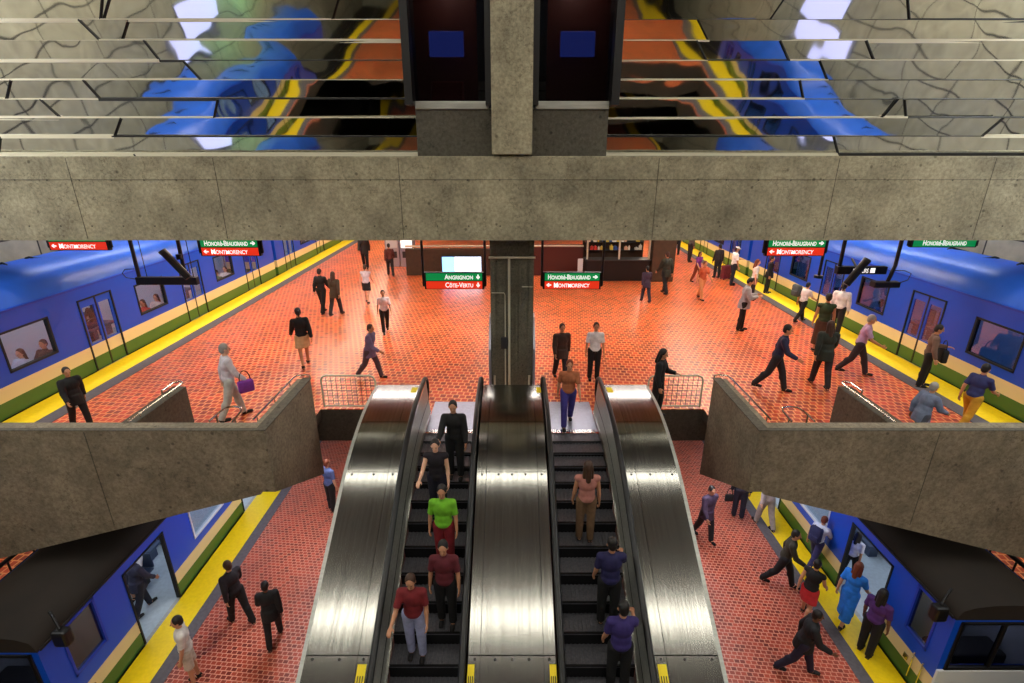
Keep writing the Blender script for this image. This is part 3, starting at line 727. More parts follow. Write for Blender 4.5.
# ================================================================== signs and fittings
def text_mesh(body, size, mat, parent, loc, align='LEFT', squeeze=1.0):
    cu = bpy.data.curves.new('lettering', 'FONT'); cu.body = body; cu.size = size; cu.align_x = align; cu.offset = size*.010
    cu.small_caps_scale = .78; cu.space_character = .96; cu.resolution_u = 3
    for f in cu.body_format: f.use_small_caps = True
    o = bpy.data.objects.new('lettering', cu); COL.objects.link(o)
    dg = bpy.context.evaluated_depsgraph_get(); me = bpy.data.meshes.new_from_object(o.evaluated_get(dg)); w = o.dimensions.x
    bpy.data.objects.remove(o); bpy.data.curves.remove(cu)
    me.transform(Matrix.Translation(loc) @ Matrix.Rotation(PI/2, 4, 'X') @ Matrix.Diagonal((squeeze, 1, 1, 1))); me.name = 'lettering'
    me.materials.clear(); me.materials.append(mat)
    return link('lettering', me, mat, parent)
def arrow(bm, x, y, z, s, ang):
    pts = [(-.5, -.12), (.05, -.12), (.05-.22, -.36), (.08, -.36), (.5, 0), (.08, .36), (.05-.22, .36), (.05, .12), (-.5, .12)]
    c, d = math.cos(ang), math.sin(ang)
    bm.faces.new([bm.verts.new((x+s*(a*c-b*d), y, z+s*(a*d+b*c))) for a, b in pts])
def sign(label, x, y, z, w, rows, zceil=5.15, rods=True, h=.2, group='hanging direction signs'):
    """rows top to bottom: (material, text, arrow side or None, arrow angle)"""
    n = len(rows); H = n*h+(n+1)*.022
    t = thing('direction_sign', label, 'sign', (x, y, z), 0, group)
    box_obj('housing', M['black'], (-w/2, w/2, -.06, .06, -H/2, H/2), t, bev=.012)
    for i, (mat, txt, side, ang) in enumerate(rows):
        SQ = .73 if len(txt) > 12 else .85
        zc = H/2-.022-h/2-i*(h+.022); m = .05
        f = box_obj('panel', M[mat], (-w/2+m, w/2-m, -.068, -.055, zc-h/2, zc+h/2), t)
        aw = h*.8
        if side == 'R':
            text_mesh(txt, h*.95, M['white_sign'], f, (w/2-m-aw-.08, -.072, zc-h*.32), 'RIGHT', SQ)
            bm = NB(); arrow(bm, w/2-m-aw/2-.03, -.072, zc, aw*.85, ang); obj('arrow', bm, M['white_sign'], f)
        elif side == 'L':
            text_mesh(txt, h*.95, M['white_sign'], f, (-w/2+m+aw+.08, -.072, zc-h*.32), 'LEFT', SQ)
            bm = NB(); arrow(bm, -w/2+m+aw/2+.03, -.072, zc, aw*.85, ang); obj('arrow', bm, M['white_sign'], f)
        else:
            text_mesh(txt, h*.95, M['white_sign'], f, (0, -.072, zc-h*.32), 'CENTER', SQ)
    for s in (-1, 1):
        bm = NB(); bm_tube(bm, [(s*(w/2+.03), 0, -H*.3), (s*(w/2+.03), 0, zceil-z)], .035, 8)
        bm_box(bm, *sorted((s*(w/2-.02), s*(w/2+.05))), -.03, .03, -H*.35, -H*.15)
        obj('hanger', bm, M['black'], t)
    return t
HB, MO = 'Honoré-Beaugrand', 'Montmorency'
sign('green and orange hanging sign left of the column reading Angrignon over Côte-Vertu', -1.57, 13.75, 2.69, 1.62, [('green_sign', 'Angrignon', 'R', -PI/2), ('red_sign', 'Côte-Vertu', 'R', -PI/2)])
sign('green and red hanging sign just right of the column reading Honoré-Beaugrand over Montmorency', 1.63, 13.75, 2.69, 1.58, [('green_sign', HB, 'R', 0), ('red_sign', MO, 'L', PI)])
sign('Honoré-Beaugrand and Montmorency sign hung in front of the left upper train', -7.5, 13.75, 3.6, 1.6, [('green_sign', HB, 'R', 0), ('red_sign', MO, 'L', PI)])
sign('Honoré-Beaugrand and Montmorency sign hung before the right upper train', 7.55, 13.75, 3.6, 1.6, [('green_sign', HB, 'R', 0), ('red_sign', MO, 'L', PI)])
sign('red Montmorency sign at far left, upper half hidden by the beam', -11.5, 13.75, 3.75, 1.6, [('green_sign', HB, 'R', 0), ('red_sign', MO, 'L', PI)])
sign('single row green Honoré-Beaugrand sign at far right under the beam', 11.45, 13.75, 3.72, 1.75, [('green_sign', HB, None, 0)])

# black equipment bars hanging before the trains
for s in (-1, 1):
    side = 'left' if s < 0 else 'right'
    if s < 0:
        t = thing('hanging_bar', 'black equipment bar on rods hung before the left upper train', 'equipment bar', (-9.6, 14.1, 2.6))
        box_obj('bar', M['black'], (-.88, .82, -.08, .08, -.11, .11), t, bev=.02)
        for x in (-.8, .5):
            bm = NB(); bm_tube(bm, [(x, 0, .1), (x, 0, 2.55)], .05, 8); obj('hanger', bm, M['black'], t)
            bm = NB(); bm_tube(bm, [(x+.22, 0, .1), (x+.22, 0, 2.55)], .012, 6); obj('cable', bm, M['black'], t)
        bm = NB(); bm_tube(bm, [(-.85, -.05, .05), (-1.12, -.06, .1), (-1.2, -.06, .22), (-1.1, -.06, .33), (-.85, -.04, .34)], .012, 6); obj('cable_loop', bm, M['black'], t, True)
        bm = NB(); bm_cyl(bm, (.5, -.1, .62), .07, .14, 10); obj('clamp', bm, M['black'], t)
        c = thing('platform_camera', 'long black tube camera leaning on the left hanging bar', 'camera', (-9.35, 13.88, 3.02))
        bm = NB(); bm_tube(bm, [(-.02, -.05, .42), (.5, -.05, -.28)], .1, 12); obj('housing', bm, M['black'], c)
        bm = NB(); bm_tube(bm, [(-.06, -.05, .47), (-.02, -.05, .41)], .105, 12); obj('lens_hood', bm, M['darkgrey'], c)
    else:
        t = thing('lit_sign_bar', 'black hanging bar with small lit white sign before the right upper train', 'sign', (9.75, 14.1, 2.9))
        box_obj('bar', M['black'], (-.75, .62, -.08, .08, -.11, .11), t, bev=.02)
        text_mesh('SECOURS', .17, M['white_sign'], t, (-.34, -.085, -.06), 'LEFT', .62)
        box_obj('lit_square', M['white_sign'], (.15, .27, -.09, -.08, -.06, .07), t)
        for x in (-.68,):
            bm = NB(); bm_tube(bm, [(x, 0, .1), (x, 0, 2.25)], .05, 8); obj('hanger', bm, M['black'], t)
        c = thing('platform_camera', 'slanted black tube camera crossing the right hanging bar', 'camera', (9.35, 13.82, 2.92))
        bm = NB(); bm_tube(bm, [(.2, -.05, .3), (-.2, -.05, -.35)], .1, 12); obj('housing', bm, M['black'], c)
        bm = NB(); bm_tube(bm, [(.2, -.05, .3), (.23, -.05, .35)], .105, 12); obj('lens_hood', bm, M['darkgrey'], c)
        bm = NB(); bm_tube(bm, [(.0, -.05, .1), (.0, .25, .3)], .03, 8); obj('bracket', bm, M['black'], c)
        c = thing('platform_camera', 'black box camera at the foot of a rod on the right', 'camera', (10.3, 13.85, 2.58))
        box_obj('housing', M['black'], (-.38, .32, -.12, .12, -.1, .06), c, bev=.02)
        bm = NB(); bm_tube(bm, [(.02, 0, .05), (.12, .0, .5), (.12, 0, 2.57)], .05, 8); obj('hanger', bm, M['black'], c)
        bm = NB(); bm_tube(bm, [(.3, 0, 0), (.55, -.02, .1), (.6, -.02, .28), (.4, -.02, .36), (.14, 0, .36)], .012, 6); obj('cable_loop', bm, M['black'], c, True)
        c = thing('hanging_rod', 'thin black rod with round foot hung left of the lit bar', 'rod', (8.55, 14.1, 2.68))
        bm = NB(); bm_tube(bm, [(0, 0, .05), (.0, 0, 2.47)], .04, 8); obj('rod', bm, M['black'], c)
        bm = NB(); bm_cyl(bm, (0, 0, 0), .12, .07, 14); obj('foot', bm, M['black'], c)
# convex platform mirror boxes hung by the cabs of the lower trains
for s, y, nm in ((-1, 7.2, 'left'), (1, 7.75, 'right')):
    t = thing('cab_mirror', 'black mirror box fixed on the cab corner of the %s lower train' % nm, 'mirror', (s*8.5, y, ZL+2.38))
    box_obj('shell', M['black'], (-.14, .14, -.1, .1, -.18, .18), t, bev=.05)
    bm = NB(); bm_tube(bm, [(0, 0, .2), (s*.15, .1, .38), (s*.3, .2, .4)], .025, 6); obj('arm', bm, M['black'], t)

# far end of the upper platform: parapets, kiosk, cabinets, pillar
bm = NB(); bm_box(bm, -5.4, -1.0, 26.0, 26.3, 0, 1.35); struct('parapet_far', bm, M['brown'])
bm = NB(); bm_tube(bm, [(-5.4, 26.0, 1.5), (-1.0, 26.0, 1.5)], .05)
for x in (-5, -3.2, -1.4): bm_tube(bm, [(x, 26.0, 1.5), (x, 26.1, 1.3)], .025)
tag(obj('parapet_rail', bm, M['pipe']), 'pale pipe rail on the far brown parapet left of the column', 'handrail')
t = thing('lit_poster', 'bright white and pale blue lit poster panel low on the far parapet', 'poster panel', (-2.55, 25.85, .12))
box_obj('frame', M['darkgrey'], (-1.02, 1.02, -.02, .13, 0, .92), t, bev=.01)
box_obj('lit_face', M['adblue'], (-.98, -.38, -.04, -.015, .05, .87), t); box_obj('lit_face', M['adlight'], (-.36, .98, -.04, -.015, .05, .87), t)
bm = NB(); bm_box(bm, 1.0, 3.6, 26.0, 26.3, 0, 1.55); struct('parapet_far', bm, M['redbrown'])
bm = NB(); bm_tube(bm, [(1.0, 25.95, 1.52), (3.6, 25.95, 1.52)], .045); tag(obj('parapet_rail', bm, M['pipe']), 'pale pipe rail on the far maroon parapet right of the column', 'handrail')
for i, (x, lab) in enumerate(((-6.55, 'grey vending cabinet at the far left end of the orange floor'), (-5.75, 'grey vending cabinet next to the far brown parapet'))):
    t = thing('vending_cabinet', lab, 'cabinet', (x, 28.4, 0), 0, 'far grey cabinets')
    box_obj('body', M['landing'], (-.38, .38, -.3, .3, 0, 1.7), t, bev=.02)
    box_obj('display', M['white_sign'] if i else M['interior'], (-.3, .3, -.31, -.29, 1.05, 1.5), t); box_obj('slot_panel', M['darkgrey'], (-.25, .25, -.31, -.29, .5, .85), t)
t = thing('news_kiosk', 'dark glazed kiosk with lit goods at the far end right of the column', 'kiosk', (5.2, 25.3, 0))
box_obj('counter', M['black'], (-1.6, 1.5, -.5, .1, 0, 1.0), t, bev=.02)
box_obj('counter_top', M['darkgrey'], (-1.65, 1.55, -.58, .15, 1.0, 1.06), t, bev=.01)
box_obj('back_wall', M['brown'], (-1.6, 1.5, 1.0, 1.1, 0, 3.0), t); box_obj('canopy', M['black'], (-1.7, 1.6, -.6, 1.1, 2.7, 3.0), t, bev=.02)
for x in (-1.55, 0, 1.45): box_obj('mullion', M['pipe'], (x-.04, x+.04, -.45, -.37, 1.06, 2.7), t)
for z in (1.3, 1.7, 2.1): box_obj('shelf', M['darkgrey'], (-1.5, 1.4, .55, .98, z, z+.03), t)
box_obj('lamp', M['lamp'], (-1.3, 1.2, .1, .25, 2.62, 2.69), t)
rk = random.Random(11)
goods = [plain('goods_%d' % i, c, .4) for i, c in enumerate(((240, 236, 228), (210, 60, 50), (240, 190, 160), (60, 90, 160), (235, 205, 80)))]
for z in (1.33, 1.73, 2.13):
    x = -1.42
    while x < 1.3:
        w = rk.uniform(.08, .2); h = rk.uniform(.14, .3)
        if rk.random() < .8:
            bm = NB(); bm_box(bm, x, x+w, .6, .6+w, z, z+h*.75, .008); bm_box(bm, x+w*.3, x+w*.7, .6+w*.3, .6+w*.7, z+h*.75, z+h, .004)
            o = obj('shelf_goods', bm, rk.choice(goods)); o.location = (5.2, 25.3, 0)
            tag(o, 'small packaged good on the lit shelves inside the far kiosk', 'goods', 'goods on the kiosk shelves')
        x += w+.03
box_obj('poster', M['interior'], (-2.0, -1.75, -.5, -.46, .3, 1.1), t)
bm = NB(); bm_box(bm, 6.75, 7.85, 24.6, 25.4, 0, 5.2, bev=.03); struct('pillar_far', bm, M['brown'])
# ================================================================== people
def V3(*a): return Vector(a)
def remesh(bm, voxel, smooth=4, dec=None):
    me = bpy.data.meshes.new('tmp'); bm.to_mesh(me); bm.free()
    o = bpy.data.objects.new('tmp', me); COL.objects.link(o)
    m = o.modifiers.new('r', 'REMESH'); m.mode = 'VOXEL'; m.voxel_size = voxel; m.use_smooth_shade = True
    if smooth: k = o.modifiers.new('s', 'SMOOTH'); k.iterations = smooth; k.factor = .5
    if dec: d = o.modifiers.new('d', 'DECIMATE'); d.ratio = dec
    dg = bpy.context.evaluated_depsgraph_get(); out = bpy.data.meshes.new_from_object(o.evaluated_get(dg))
    bpy.data.objects.remove(o); bpy.data.meshes.remove(me)
    for p in out.polygons: p.use_smooth = True
    out.materials.clear(); out.materials.append(None)
    return out
POSES = {   # lean, nod, (left leg swing, knee), (right leg), (left arm swing, abduction, elbow, inward), (right arm)
 'stand':  (1, 8, (2, 2), (-3, 2), (4, 9, 12, 0), (-2, 10, 10, 0)),
 'wait':   (2, 14, (8, 12), (-4, 0), (20, 12, 75, 25), (2, 12, 15, 0)),
 'read':   (3, 28, (3, 2), (-4, 2), (22, 8, 85, 22), (22, 8, 85, 22)),
 'walk':   (4, 6, (16, 6), (-14, 12), (-18, 9, 14, 0), (18, 9, 24, 0)),
 'walk_r': (4, 6, (-14, 12), (16, 6), (18, 9, 24, 0), (-18, 9, 14, 0)),
 'stride': (10, 4, (22, 8), (-18, 20), (-24, 10, 25, 0), (24, 10, 40, 5)),
 'rail':   (3, 10, (4, 6), (-2, 2), (6, 8, 20, 0), (35, 12, 45, 0)),
 'sit':    (-6, 12, (84, 88), (82, 84), (34, 10, 60, 18), (30, 10, 62, 18)),
}
def skeleton(pose):
    lean, nod, lL, lR, aL, aR = POSES[pose]; J = {}
    def leg(s, sw, kn):
        a, b = R(sw), R(sw-kn)
        h = V3(s*.095, 0, 0); k = h+V3(s*.01, -math.sin(a), -math.cos(a))*.43
        n = k+V3(0, -math.sin(b), -math.cos(b))*.42
        return h, k, n
    L, Rr = leg(1, *lL), leg(-1, *lR)
    base = -min(L[2].z, Rr[2].z)+.075
    up = V3(0, -math.sin(R(lean)), math.cos(R(lean))); P = V3(0, 0, base)
    for nm, q in (('L', L), ('R', Rr)): J['hip'+nm], J['knee'+nm], J['ank'+nm] = [p+P for p in q]
    J['pel'] = P+V3(0, 0, .02); J['up'] = up
    J['waist'] = P+up*.16; J['chest'] = P+up*.36; J['neck'] = P+up*.52
    hu = V3(0, -math.sin(R(lean*.5+nod)), math.cos(R(lean*.5+nod)))
    J['headm'] = Matrix.Translation(J['neck']+up*.07+hu*.105) @ Matrix.Rotation(R(lean*.5+nod), 4, 'X')
    for nm, s, (sw, ab, el, inn) in (('L', 1, aL), ('R', -1, aR)):
        a, b, c, i = R(sw), R(ab), R(sw+el), R(inn)
        sh = J['chest']+up*.1+V3(s*.175, 0, 0)
        e = sh+V3(s*math.sin(b), -math.sin(a)*math.cos(b), -math.cos(a)*math.cos(b))*.285
        fd = V3(s*math.sin(b*.5-i), -math.sin(c)*math.cos(i), -math.cos(c)*math.cos(i)).normalized()
        w = e+fd*.245
        J['sh'+nm], J['el'+nm], J['wr'+nm], J['fd'+nm] = sh, e, w, fd
    return J
def HX(J, p): return J['headm'] @ Vector(p)
def hell(bm, J, c, r, seg=16, rings=10):
    bm_ell(bm, HX(J, c), r, J['headm'].to_3x3(), seg, rings)
def body_bm(J):
    bm = NB(); up = J['up']; tr = Matrix.Rotation(-R(0), 3, 'X')
    lean = up.to_track_quat('Z', 'Y').to_matrix() if False else Matrix.Rotation(math.atan2(-up.y, up.z), 3, 'X')
    bm_ell(bm, J['pel'], (.155, .115, .12), lean); bm_ell(bm, J['waist'], (.135, .098, .15), lean)
    bm_ell(bm, J['chest'], (.165, .11, .175), lean); bm_cap(bm, J['shL'], J['shR'], .06, .06)
    bm_cap(bm, J['neck']-up*.04, HX(J, (0, .01, -.06)), .056, .05)
    hell(bm, J, (0, .008, .015), (.074, .094, .104)); hell(bm, J, (0, -.022, -.055), (.054, .062, .058)); hell(bm, J, (0, -.06, -.088), (.026, .022, .02))
    bm_cap(bm, HX(J, (0, -.088, .012)), HX(J, (0, -.106, -.022)), .011, .015, 8)
    for s in (-1, 1):
        hell(bm, J, (s*.077, .012, -.012), (.013, .02, .032), 8, 6); hell(bm, J, (s*.03, -.078, .03), (.026, .012, .01), 8, 6)
    for n in 'LR':
        h, k, a = J['hip'+n], J['knee'+n], J['ank'+n]
        bm_cap(bm, h, k, .088, .056); bm_cap(bm, k, a, .055, .037); bm_ell(bm, k.lerp(a, .28)+V3(0, .014, 0), (.05, .052, .09), None, 10, 8)
        bm_cap(bm, a+V3(0, .03, -.035), a+V3(0, -.13, -.045), .036, .03, 10)
        sh, e, w, fd = J['sh'+n], J['el'+n], J['wr'+n], J['fd'+n]
        bm_cap(bm, sh, e, .05, .039); bm_cap(bm, e, w, .039, .027); bm_ell(bm, e.lerp(w, .3), (.042, .042, .06), fd.to_track_quat('Z', 'Y').to_matrix(), 10, 8)
        # hand: palm, four fingers of different lengths, thumb
        s = 1 if n == 'L' else -1
        side = V3(0, -1, 0) - fd*fd.dot(V3(0, -1, 0))
        if side.length < .25: side = V3(-s, 0, 0) - fd*fd.dot(V3(-s, 0, 0))
        side.normalize(); nor = fd.cross(side)*s          # side: towards the thumb
        if nor.dot(V3(-s, 0, -.3)) < 0: nor = -nor
        c = w+fd*.05
        bm_ell(bm, c, (.041, .019, .052), Matrix((side, nor, fd)).transposed(), 10, 8)
        for f, (o, ln) in enumerate(((.030, .068), (.010, .078), (-.011, .072), (-.031, .054))):
            p0 = w+fd*.088+side*o; p1 = p0+(fd*.9+nor*.3).normalized()*ln*.5; p2 = p1+(fd*.62+nor*.78).normalized()*ln*.5
            bm_cap(bm, p0-fd*.02, p1, .0105, .0098, 7); bm_cap(bm, p1, p2, .0098, .0085, 7)
        t0 = w+fd*.03+side*.032; t1 = t0+(side*.75+fd*.65+nor*.2).normalized()*.036; t2 = t1+(fd*.9+side*.2+nor*.35).normalized()*.03
        bm_cap(bm, t0, t1, .0135, .0115, 7); bm_cap(bm, t1, t2, .0115, .0095, 7)
    return bm
def top_bm(J, kind):
    bm = NB(); up = J['up']; lean = Matrix.Rotation(math.atan2(-up.y, up.z), 3, 'X')
    g = .012 if kind != 'coat' else .026
    bm_ell(bm, J['waist'], (.145+g, .108+g, .17), lean); bm_ell(bm, J['chest'], (.172+g, .118+g, .178+g*.5), lean)
    bm_ell(bm, J['pel']+up*.03, (.16+g, .122+g, .10+g*2), lean)
    bm_cap(bm, J['shL'], J['shR'], .066+g*.5, .066+g*.5); bm_cap(bm, J['neck']-up*.05, J['neck']+up*.012, .07, .062)
    if kind == 'coat': bm_tube(bm, [J['pel']+up*.06, J['pel']-V3(0, 0, .2)], [.17, .2], 14)
    for n in 'LR':
        sh, e, w = J['sh'+n], J['el'+n], J['wr'+n]
        if kind == 'vest': bm_ell(bm, sh, (.06, .06, .06))
        elif kind == 'tee': bm_cap(bm, sh, sh.lerp(e, .6), .066, .06); bm_tube(bm, [sh.lerp(e, .4), sh.lerp(e, .82)], [.062, .064], 12)
        else:
            bm_cap(bm, sh, e, .068+g*.5, .06+g*.5); bm_cap(bm, e, e.lerp(w, .85), .06+g*.5, .05); bm_ell(bm, e.lerp(w, .3), (.056+g*.5,)*3, None, 10, 8); bm_tube(bm, [e.lerp(w, .65), e.lerp(w, .98)], [.05+g*.3, .047+g*.3], 12)
    return bm
def bottom_bm(J, kind):
    bm = NB(); up = J['up']; lean = Matrix.Rotation(math.atan2(-up.y, up.z)*.5, 3, 'X')
    bm_ell(bm, J['pel'], (.165, .125, .115), lean); bm_ell(bm, J['pel']+up*.08, (.15, .115, .09), lean)
    if kind in ('trousers', 'shorts'):
        for n in 'LR':
            h, k, a = J['hip'+n], J['knee'+n], J['ank'+n]
            if kind == 'shorts': bm_cap(bm, h, h.lerp(k, .7), .1, .085); bm_tube(bm, [h.lerp(k, .5), h.lerp(k, .95)], [.09, .092], 12)
            else:
                bm_cap(bm, h, k, .108, .082); bm_cap(bm, k, k.lerp(a, .8), .082, .07); bm_ell(bm, k.lerp(a, .3)+V3(0, .016, 0), (.074, .078, .11), None, 10, 8); bm_tube(bm, [k.lerp(a, .55), k.lerp(a, 1.04)], [.07, .068], 12)
    else:
        f = .75 if kind == 'skirt' else 1.35
        for n in 'LR':
            h, k, a = J['hip'+n], J['knee'+n], J['ank'+n]
            e = h.lerp(k, f) if f < 1 else k.lerp(a, f-.75)
            bm_cap(bm, h, h.lerp(e, .75), .105, .11); bm_tube(bm, [h.lerp(e, .5), e], [.105, .12], 12)
            m = (J['kneeL']+J['kneeR'])/2
        c0 = J['pel']; c1 = ((J['hipL'].lerp(J['kneeL'], min(f, 1))+J['hipR'].lerp(J['kneeR'], min(f, 1)))/2)
        if f > 1: c1.z -= .2
        bm_tube(bm, [c0, c1], [.14, .17], 16)
    return bm
def shoe_bm(J, n):
    bm = NB(); a = J['ank'+n]
    pitch = (J['knee'+n]-a).normalized()
    bm_ell(bm, a+V3(0, -.11, -.04), (.045, .085, .034)); bm_ell(bm, a+V3(0, .005, -.03), (.041, .062, .044)); bm_cap(bm, a, a+V3(0, 0, -.03), .044, .046, 10)
    bm_box(bm, a.x-.04, a.x+.04, a.y-.18, a.y+.055, a.z-.075, a.z-.055, .012)
    return bm
def hair_bm(J, kind):
    bm = NB()
    hell(bm, J, (0, .026, .038), (.083, .094, .096)); hell(bm, J, (0, .05, -.015), (.076, .066, .085))
    for s in (-1, 1): hell(bm, J, (s*.066, .012, .03), (.02, .045, .05), 8, 6)
    if kind == 'long':
        for s in (-1, 1): bm_cap(bm, HX(J, (s*.06, .03, 0)), HX(J, (s*.072, .035, -.2)), .04, .032, 10)
        bm_cap(bm, HX(J, (0, .07, 0)), HX(J, (0, .085, -.24)), .06, .05, 10)
    if kind == 'bun': hell(bm, J, (0, .115, .06), (.045, .045, .045)); hell(bm, J, (0, .09, .04), (.04, .04, .04))
    if kind == 'tail': hell(bm, J, (0, .115, .03), (.03, .04, .035)); bm_cap(bm, HX(J, (0, .12, .02)), HX(J, (0, .13, -.14)), .03, .018, 10)
    return bm
def cap_bm(J):
    bm = NB(); hell(bm, J, (0, .012, .055), (.088, .106, .075)); hell(bm, J, (0, -.105, .045), (.062, .065, .012))
    return bm
CACHE = {}
def get(pose, key):
    k = (pose, key)
    if k not in CACHE:
        J = CACHE.setdefault((pose, 'J'), skeleton(pose))
        if key == 'body': me = remesh(body_bm(J), .0095, 3)
        elif key.startswith('top_'): me = remesh(top_bm(J, key[4:]), .015, 5)
        elif key.startswith('bot_'): me = remesh(bottom_bm(J, key[4:]), .015, 5)
        elif key.startswith('shoe'): me = remesh(shoe_bm(J, key[4:]), .011, 3)
        elif key == 'cap': me = remesh(cap_bm(J), .01, 3)
        elif key.startswith('hair_'): me = remesh(hair_bm(J, key[5:]), .01, 3)
        elif key.startswith('eye'):
            bm = NB(); s = 1 if key[3:] == 'L' else -1; hell(bm, J, (s*.031, -.083, .014), (.011, .006, .007), 8, 6); me = remesh(bm, .003, 0)
        elif key == 'mouth': bm = NB(); hell(bm, J, (0, -.083, -.058), (.022, .006, .006), 8, 6); me = remesh(bm, .003, 0)
        CACHE[k] = me
    return CACHE[k]
MC = {}
def cloth(c, kind='cloth'):
    k = (c, kind)
    if k not in MC: MC[k] = plain('%s_%d_%d_%d' % (kind, *c), c, .8 if kind == 'cloth' else .55, noise=.18 if kind == 'cloth' else .05, nscale=9)
    return MC[k]
SKIN = dict(l=(222, 172, 142), m=(190, 136, 102), d=(104, 68, 48)); HAIR = dict(k=(20, 16, 14), b=(62, 38, 22), f=(196, 160, 100), g=(150, 146, 140), r=(110, 52, 26))
EYE, LIP = plain('eye', (24, 18, 16), .3), plain('lip', (150, 80, 74), .5)
def person(label, loc, face, h, pose, skin, hair, top, bot, shoes=(24, 22, 22), group=None):
    """hair: (style, colour); top: (kind, colour); bot: (kind, colour)"""
    t = thing('person', label, 'person', loc, R(face), group, h/1.75)
    def add(name, key, c, kind='cloth', mat=None):
        me = get(pose, key); o = bpy.data.objects.new(name, me); COL.objects.link(o); o.parent = t
        o.material_slots[0].link = 'OBJECT'; o.material_slots[0].material = mat or cloth(c, kind); return o
    add('body', 'body', SKIN[skin], 'skin'); add('shirt' if top[0] != 'coat' else 'jacket', 'top_'+top[0], top[1])
    add(bot[0] if bot[0] in ('trousers', 'shorts') else 'skirt', 'bot_'+bot[0], bot[1])
    for n in 'LR': add('shoe', 'shoe'+n, shoes)
    if hair[0] == 'cap': add('hair', 'hair_short', HAIR['b'], 'hair'); add('cap', 'cap', hair[1])
    else: add('hair', 'hair_'+hair[0], HAIR[hair[1]], 'hair')
    for n in 'LR': add('eye', 'eye'+n, None, mat=EYE)
    add('mouth', 'mouth', None, mat=LIP)
    return t
CP, SP = math.cos(PITCH), math.sin(PITCH)
def stature(Y, z, v):
    k = v-151.; hh = k*Y*CP/(F/CP-k*SP); return min(1.93, max(1.56, CAM_H-hh-z))
def at(label, u, vf, vh, z, *a, **k):
    """a person standing on level z with soles at photo row vf and crown at row vh"""
    X, Y = on_floor(u, vf, z)
    return person(label, (X, Y, z), a[0], stature(Y, z, vh), *a[1:], **k)
def riding(label, s, dx, vhead, face, h, *a):
    Y = 10.5
    while Y > 2:
        z = SL*(Y-YK) if Y < YK else 0.; zz = z+h
        hh = CAM_H-zz; v = 151+F/CP*hh/(Y*CP+hh*SP)
        if v >= vhead: break
        Y -= .02
    # stand on the nearest step
    k = round((YT-.5-.2-Y)/.4); Yc = YT-.5-.2-k*.4
    return person(label, (s*1.385+dx, Yc, zat(path(0., YT, YE), Yc)-.004), face, h, *a)
BK, DK = (16, 16, 18), (34, 32, 36)
up = 0.
# left half of the upper platform
at('person in pale grey top and light trousers striding in front of the left upper train', 236, 418, 332, up, 130, 'walk', 'l', ('short', 'g'), ('long', (206, 200, 208)), ('trousers', (176, 178, 170)))
at('person in black top and pale skirt walking alone beyond the left stair wall', 306, 366, 307, up, -150, 'walk_r', 'm', ('tail', 'k'), ('long', BK), ('skirt', (196, 164, 120)))
at('person all in black, left one of the pair strolling on the left side', 324, 313, 268, up, 170, 'walk', 'm', ('short', 'k'), ('long', BK), ('trousers', BK))
at('person in olive brown jacket, right one of the pair strolling on the left side', 337, 315, 271, up, 165, 'walk_r', 'm', ('long', 'b'), ('coat', (62, 52, 36)), ('trousers', DK))
at('person in dark jacket nearest the beam above the left floor', 366, 268, 232, up, 10, 'walk', 'm', ('short', 'k'), ('coat', (36, 30, 30)), ('trousers', BK))
at('person in pale vest and black skirt walking toward the far left end', 368, 303, 264, up, 180, 'walk', 'l', ('tail', 'b'), ('vest', (206, 196, 204)), ('skirt', BK))
at('person in white shirt and dark trousers walking left of the hanging Angrignon sign', 386, 332, 290, up, 20, 'walk_r', 'm', ('short', 'k'), ('tee', (226, 218, 222)), ('trousers', DK))
at('person in lavender blue jacket crossing the floor behind the left mesh guard', 372, 378, 322, up, 80, 'stride', 'm', ('short', 'b'), ('coat', (112, 96, 128)), ('trousers', (76, 58, 66)))
at('person in dim maroon top far off under the Angrignon sign', 391, 276, 243, up, 200, 'walk', 'm', ('short', 'k'), ('long', (92, 44, 36)), ('trousers', DK))
at('person in black stepping past the left upper yellow line near the parapet beam', 84, 428, 372, up, 60, 'walk', 'm', ('short', 'k'), ('coat', BK), ('trousers', BK))
# right half
at('person in dark brown jacket walking right beside the central column', 560, 380, 322, up, 10, 'walk', 'm', ('short', 'b'), ('coat', (66, 44, 36)), ('trousers', (40, 34, 40)))
at('person in tan top and purple blue trousers on the right landing plate', 567, 425, 358, up, 0, 'walk_r', 'm', ('short', 'r'), ('tee', (168, 98, 62)), ('trousers', (66, 58, 140)))
at('person in white shirt and black trousers standing behind the right escalator', 593, 380, 322, up, 0, 'stand', 'm', ('short', 'b'), ('tee', (236, 234, 236)), ('trousers', BK))
at('person in black with long hair standing at the right mesh guard', 655, 416, 348, up, 60, 'wait', 'm', ('long', 'k'), ('long', BK), ('trousers', BK))
at('person in dark purple jacket beside the far brown pillar', 645, 302, 266, up, 190, 'walk', 'm', ('short', 'k'), ('coat', (54, 38, 58)), ('trousers', (36, 36, 52)))
at('person in dark green coat walking in front of the far brown pillar', 664, 294, 250, up, 200, 'walk_r', 'm', ('short', 'b'), ('coat', (36, 40, 28)), ('trousers', BK))
at('person in black far off at the yellow line, furthest right of the pillar', 676, 255, 224, up, 180, 'stand', 'm', ('short', 'k'), ('long', BK), ('trousers', BK))
at('person in grey shirt standing at the far right yellow line', 689, 262, 228, up, 100, 'stand', 'm', ('short', 'k'), ('long', (84, 78, 78)), ('trousers', DK))
at('person in bright purple top walking right of the far brown pillar', 696, 283, 252, up, 30, 'walk', 'm', ('long', 'b'), ('tee', (108, 44, 130)), ('trousers', (128, 66, 46)))
at('person in rust top and tan trousers just behind the purple top', 700, 299, 260, up, 20, 'walk_r', 'm', ('short', 'r'), ('tee', (176, 84, 50)), ('trousers', (196, 130, 84)))
